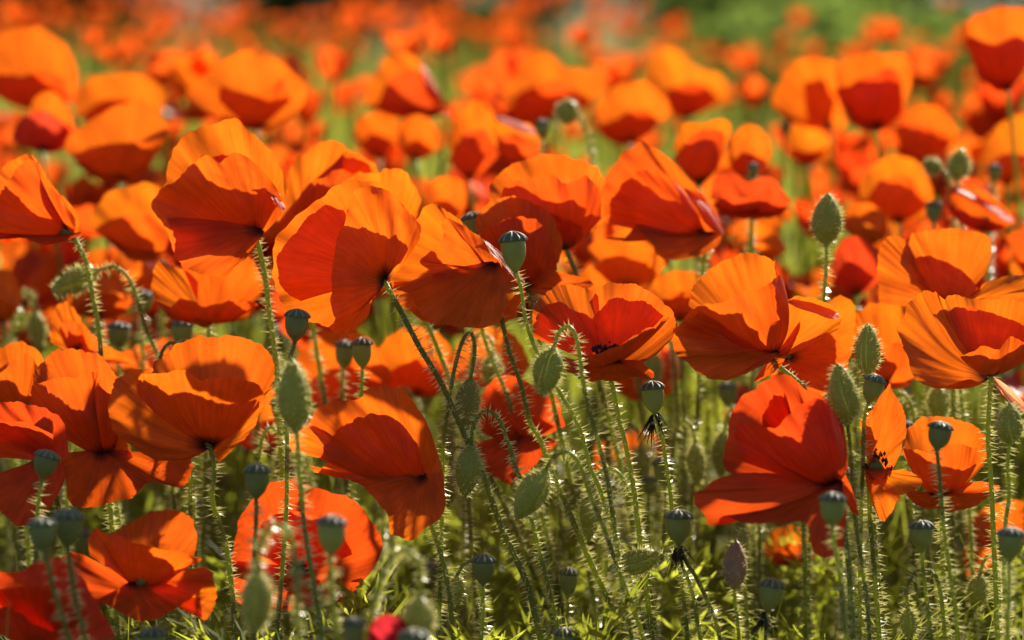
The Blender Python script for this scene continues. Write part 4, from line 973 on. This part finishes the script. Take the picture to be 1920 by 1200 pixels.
# ------------------------------------------------------------------ undergrowth: feathery leaves and grass
def leaf_proto(seed):
    """a pinnate poppy leaf along +x, length 1: quads"""
    r = np.random.default_rng(seed); V = []; F = []
    def quadstrip(p, wd, side):
        k = len(V)
        for a, ww in zip(p, wd):
            V.append(a-side*ww); V.append(a+side*ww)
        for i in range(len(p)-1):
            F.append((k+2*i, k+2*i+1, k+2*i+3, k+2*i+2))
    def zc(x): return 0.55*x-0.75*x*x
    xs = np.linspace(0, 1, 7); rib = np.array([[x, 0, zc(x)] for x in xs])
    quadstrip(rib, 0.018*(1.1-xs)+0.004, np.array([0, 1.0, 0]))
    for i in range(7):
        x = 0.18+0.12*i
        for s in (-1, 1):
            L = (0.30*math.sin(math.pi*min(1, 0.25+0.75*(i+1)/7.5))+0.05)*r.uniform(0.75, 1.2)
            b = np.array([x+r.normal(0, 0.015), 0, zc(x)])
            dv = unit(np.array([0.75, s*1.0, r.uniform(0.0, 0.5)]))
            p = np.array([b, b+dv*L*0.5, b+dv*L+np.array([0.06, 0, -0.04])])
            side = unit(np.cross(dv, [0, 0.2, 1]))
            quadstrip(p, np.array([0.009, 0.017, 0.002]), side)
            m = b+dv*L*0.5
            for s2 in (-1, 1):
                d2 = unit(dv+side*s2*0.9)
                quadstrip(np.array([m, m+d2*L*0.34]), np.array([0.011, 0.002]), unit(np.cross(d2, [0, 0.2, 1])))
    return np.array(V), np.array(F)

def rotm(az, el, roll):
    n = len(az); ca, sa, ce, se, cr, sr = np.cos(az), np.sin(az), np.cos(el), np.sin(el), np.cos(roll), np.sin(roll)
    X = np.stack([ca*ce, sa*ce, se], 1)
    Y0 = np.stack([-sa, ca, 0*ca], 1); Z0 = np.cross(X, Y0)
    Y = Y0*cr[:, None]+Z0*sr[:, None]; Z = np.cross(X, Y)
    return np.stack([X, Y, Z], 2)

def scatter(protos_, pos, size, R):
    outV, outF, k0 = [], [], 0
    idx = np.arange(len(pos)) % len(protos_)
    for i, (V, F) in enumerate(protos_):
        s = idx == i; n = s.sum()
        if not n: continue
        W = np.einsum('nij,vj->nvi', R[s], V)*size[s][:, None, None]+pos[s][:, None, :]
        outV.append(W.reshape(-1, 3)); outF.append((np.arange(n)[:, None, None]*len(V)+F[None]).reshape(-1, F.shape[1])+k0); k0 += n*len(V)
    return np.vstack(outV), np.vstack(outF)

r = np.random.default_rng(3)
def field_xy(n, d0, d1, side=0.30, power=2.0):
    D = (r.uniform(0, 1, n)*(d1**power-d0**power)+d0**power)**(1/power)
    return r.uniform(-1, 1, n)*(0.21*D+side), D

n = 6000
x, y = field_xy(n, 1.42, 4.2, power=1.2); 
pos = np.stack([x, y, r.uniform(0.0, 1, n)**0.8*0.30], 1)
size = r.uniform(0.07, 0.15, n)
V, F = scatter([leaf_proto(i) for i in range(6)], pos, size, rotm(r.uniform(0, 6.28, n), r.uniform(0.1, 1.25, n), r.normal(0, 0.5, n)))
o = add('undergrowth', tri_mesh('undergrowth', V, F, M['leaf'], False)); o['kind'] = 'stuff'; o['label'] = 'feathery yellow-green poppy leaves matted under the flowers'; o['category'] = 'leaves'

def blades(n, x, y, hmin, hmax, wd, z0=None):
    h = r.uniform(hmin, hmax, n); az = r.uniform(0, 6.28, n); be = r.uniform(0.05, 0.5, n)
    dirx = np.stack([np.cos(az), np.sin(az), 0*az], 1); sd_ = np.stack([-np.sin(az+r.normal(0, .6, n)), np.cos(az), 0*az], 1)
    base = np.stack([x, y, np.zeros(n)-0.004 if z0 is None else z0], 1)
    V = np.zeros((n, 10, 3))
    for k, f in enumerate((0, 0.3, 0.6, 0.85, 1.0)):
        c = base+dirx*(be*f**2.2*h)[:, None]+np.array([0, 0, 1.0])*(h*(f-0.25*be*f**3))[:, None]
        ww = wd*(1-f**1.6)+0.0002
        V[:, 2*k] = c-sd_*ww; V[:, 2*k+1] = c+sd_*ww
    i = np.arange(n)[:, None]*10
    F = np.concatenate([i+np.array([[2*k, 2*k+1, 2*k+3, 2*k+2]]) for k in range(4)])
    return V.reshape(-1, 3), F
x1, y1 = field_xy(5200, 1.40, 3.6, power=1.0)
x2, y2 = field_xy(9000, 4.0, 15.0, side=0.4, power=1.9)
V1, F1 = blades(5200, x1, y1, 0.20, 0.43, 0.0014)
V2, F2 = blades(9000, x2, y2, 0.28, 0.60, 0.004)
o = add('grass', tri_mesh('grass', np.vstack([V1, V2]), np.vstack([F1, F2+len(V1)]), M['grass'])); o['kind'] = 'stuff'; o['label'] = 'thin sunlit grass growing through the poppy field'; o['category'] = 'grass'

# ------------------------------------------------------------------ shrubs closing the field
def shrub(label, x, y, wdt, hgt, mat, seed, nleaf=4600, group=None):
    r = np.random.default_rng(seed)
    root = thing('shrub', (x, y, 0), label, 'shrub', group)
    VV, FF, k0 = [], [], 0
    ncl = 16; cl = []
    for i in range(ncl):
        a = r.uniform(0, 6.28); q = r.uniform(0.1, 0.8)
        cl.append([math.cos(a)*q*wdt/2, math.sin(a)*q*wdt/2, hgt*r.uniform(0.25, 0.86)])
        V, F = tube(catmull(np.array([[0, 0, -0.02], [cl[-1][0]*0.35, cl[-1][1]*0.35, cl[-1][2]*0.5], cl[-1]]), 6), np.linspace(0.014, 0.004, 6), 5, cap=False)
        VV.append(V); FF.append(np.array(F)+k0); k0 += len(V)
    add('branches', tri_mesh('branches', np.vstack(VV), np.vstack(FF), M['bark']), root)
    cl = np.array(cl); n = nleaf; ci = r.integers(0, ncl, n)
    c = cl[ci]+unit(r.normal(size=(n, 3)))*(r.uniform(0, 1, n)**0.5)[:, None]*np.array([wdt*0.21, wdt*0.21, hgt*0.17])
    c[:, 2] = np.clip(c[:, 2], 0.01, None)
    a = unit(r.normal(size=(n, 3))); b = unit(np.cross(a, r.normal(size=(n, 3))))
    L = r.uniform(0.026, 0.048, n)[:, None]; W = L*0.5
    V = np.stack([c-a*L, c-b*W, c+a*L, c+b*W], 1).reshape(-1, 3); F = np.arange(n)[:, None]*4+np.arange(4)[None]
    cr = add('crown', tri_mesh('crown', V, F, mat, False), root)
    return root
shrub('low light green bush where the poppies end, a lone poppy before it', 0.95, 10.4, 1.1, 0.74, M['shrub_light'], 1, group=None)
shrub('wide pale green bush spreading behind the tulip-shaped poppy', 1.35, 9.2, 1.5, 0.66, M['shrub_light'], 2)
shrub('small yellow-green tuft of a bush amid the far poppies near the meadow middle', -0.05, 11.6, 0.7, 0.62, M['shrub_light'], 5)
r = np.random.default_rng(8)
for i in range(9):
    shrub('tall dark bush in the shaded row closing the field', -3.6+0.9*i+r.normal(0, 0.1), 12.6+r.normal(0, 0.3), 1.4, r.uniform(1.3, 1.9), M['shrub_dark'], 20+i, group='dark bushes closing the field')
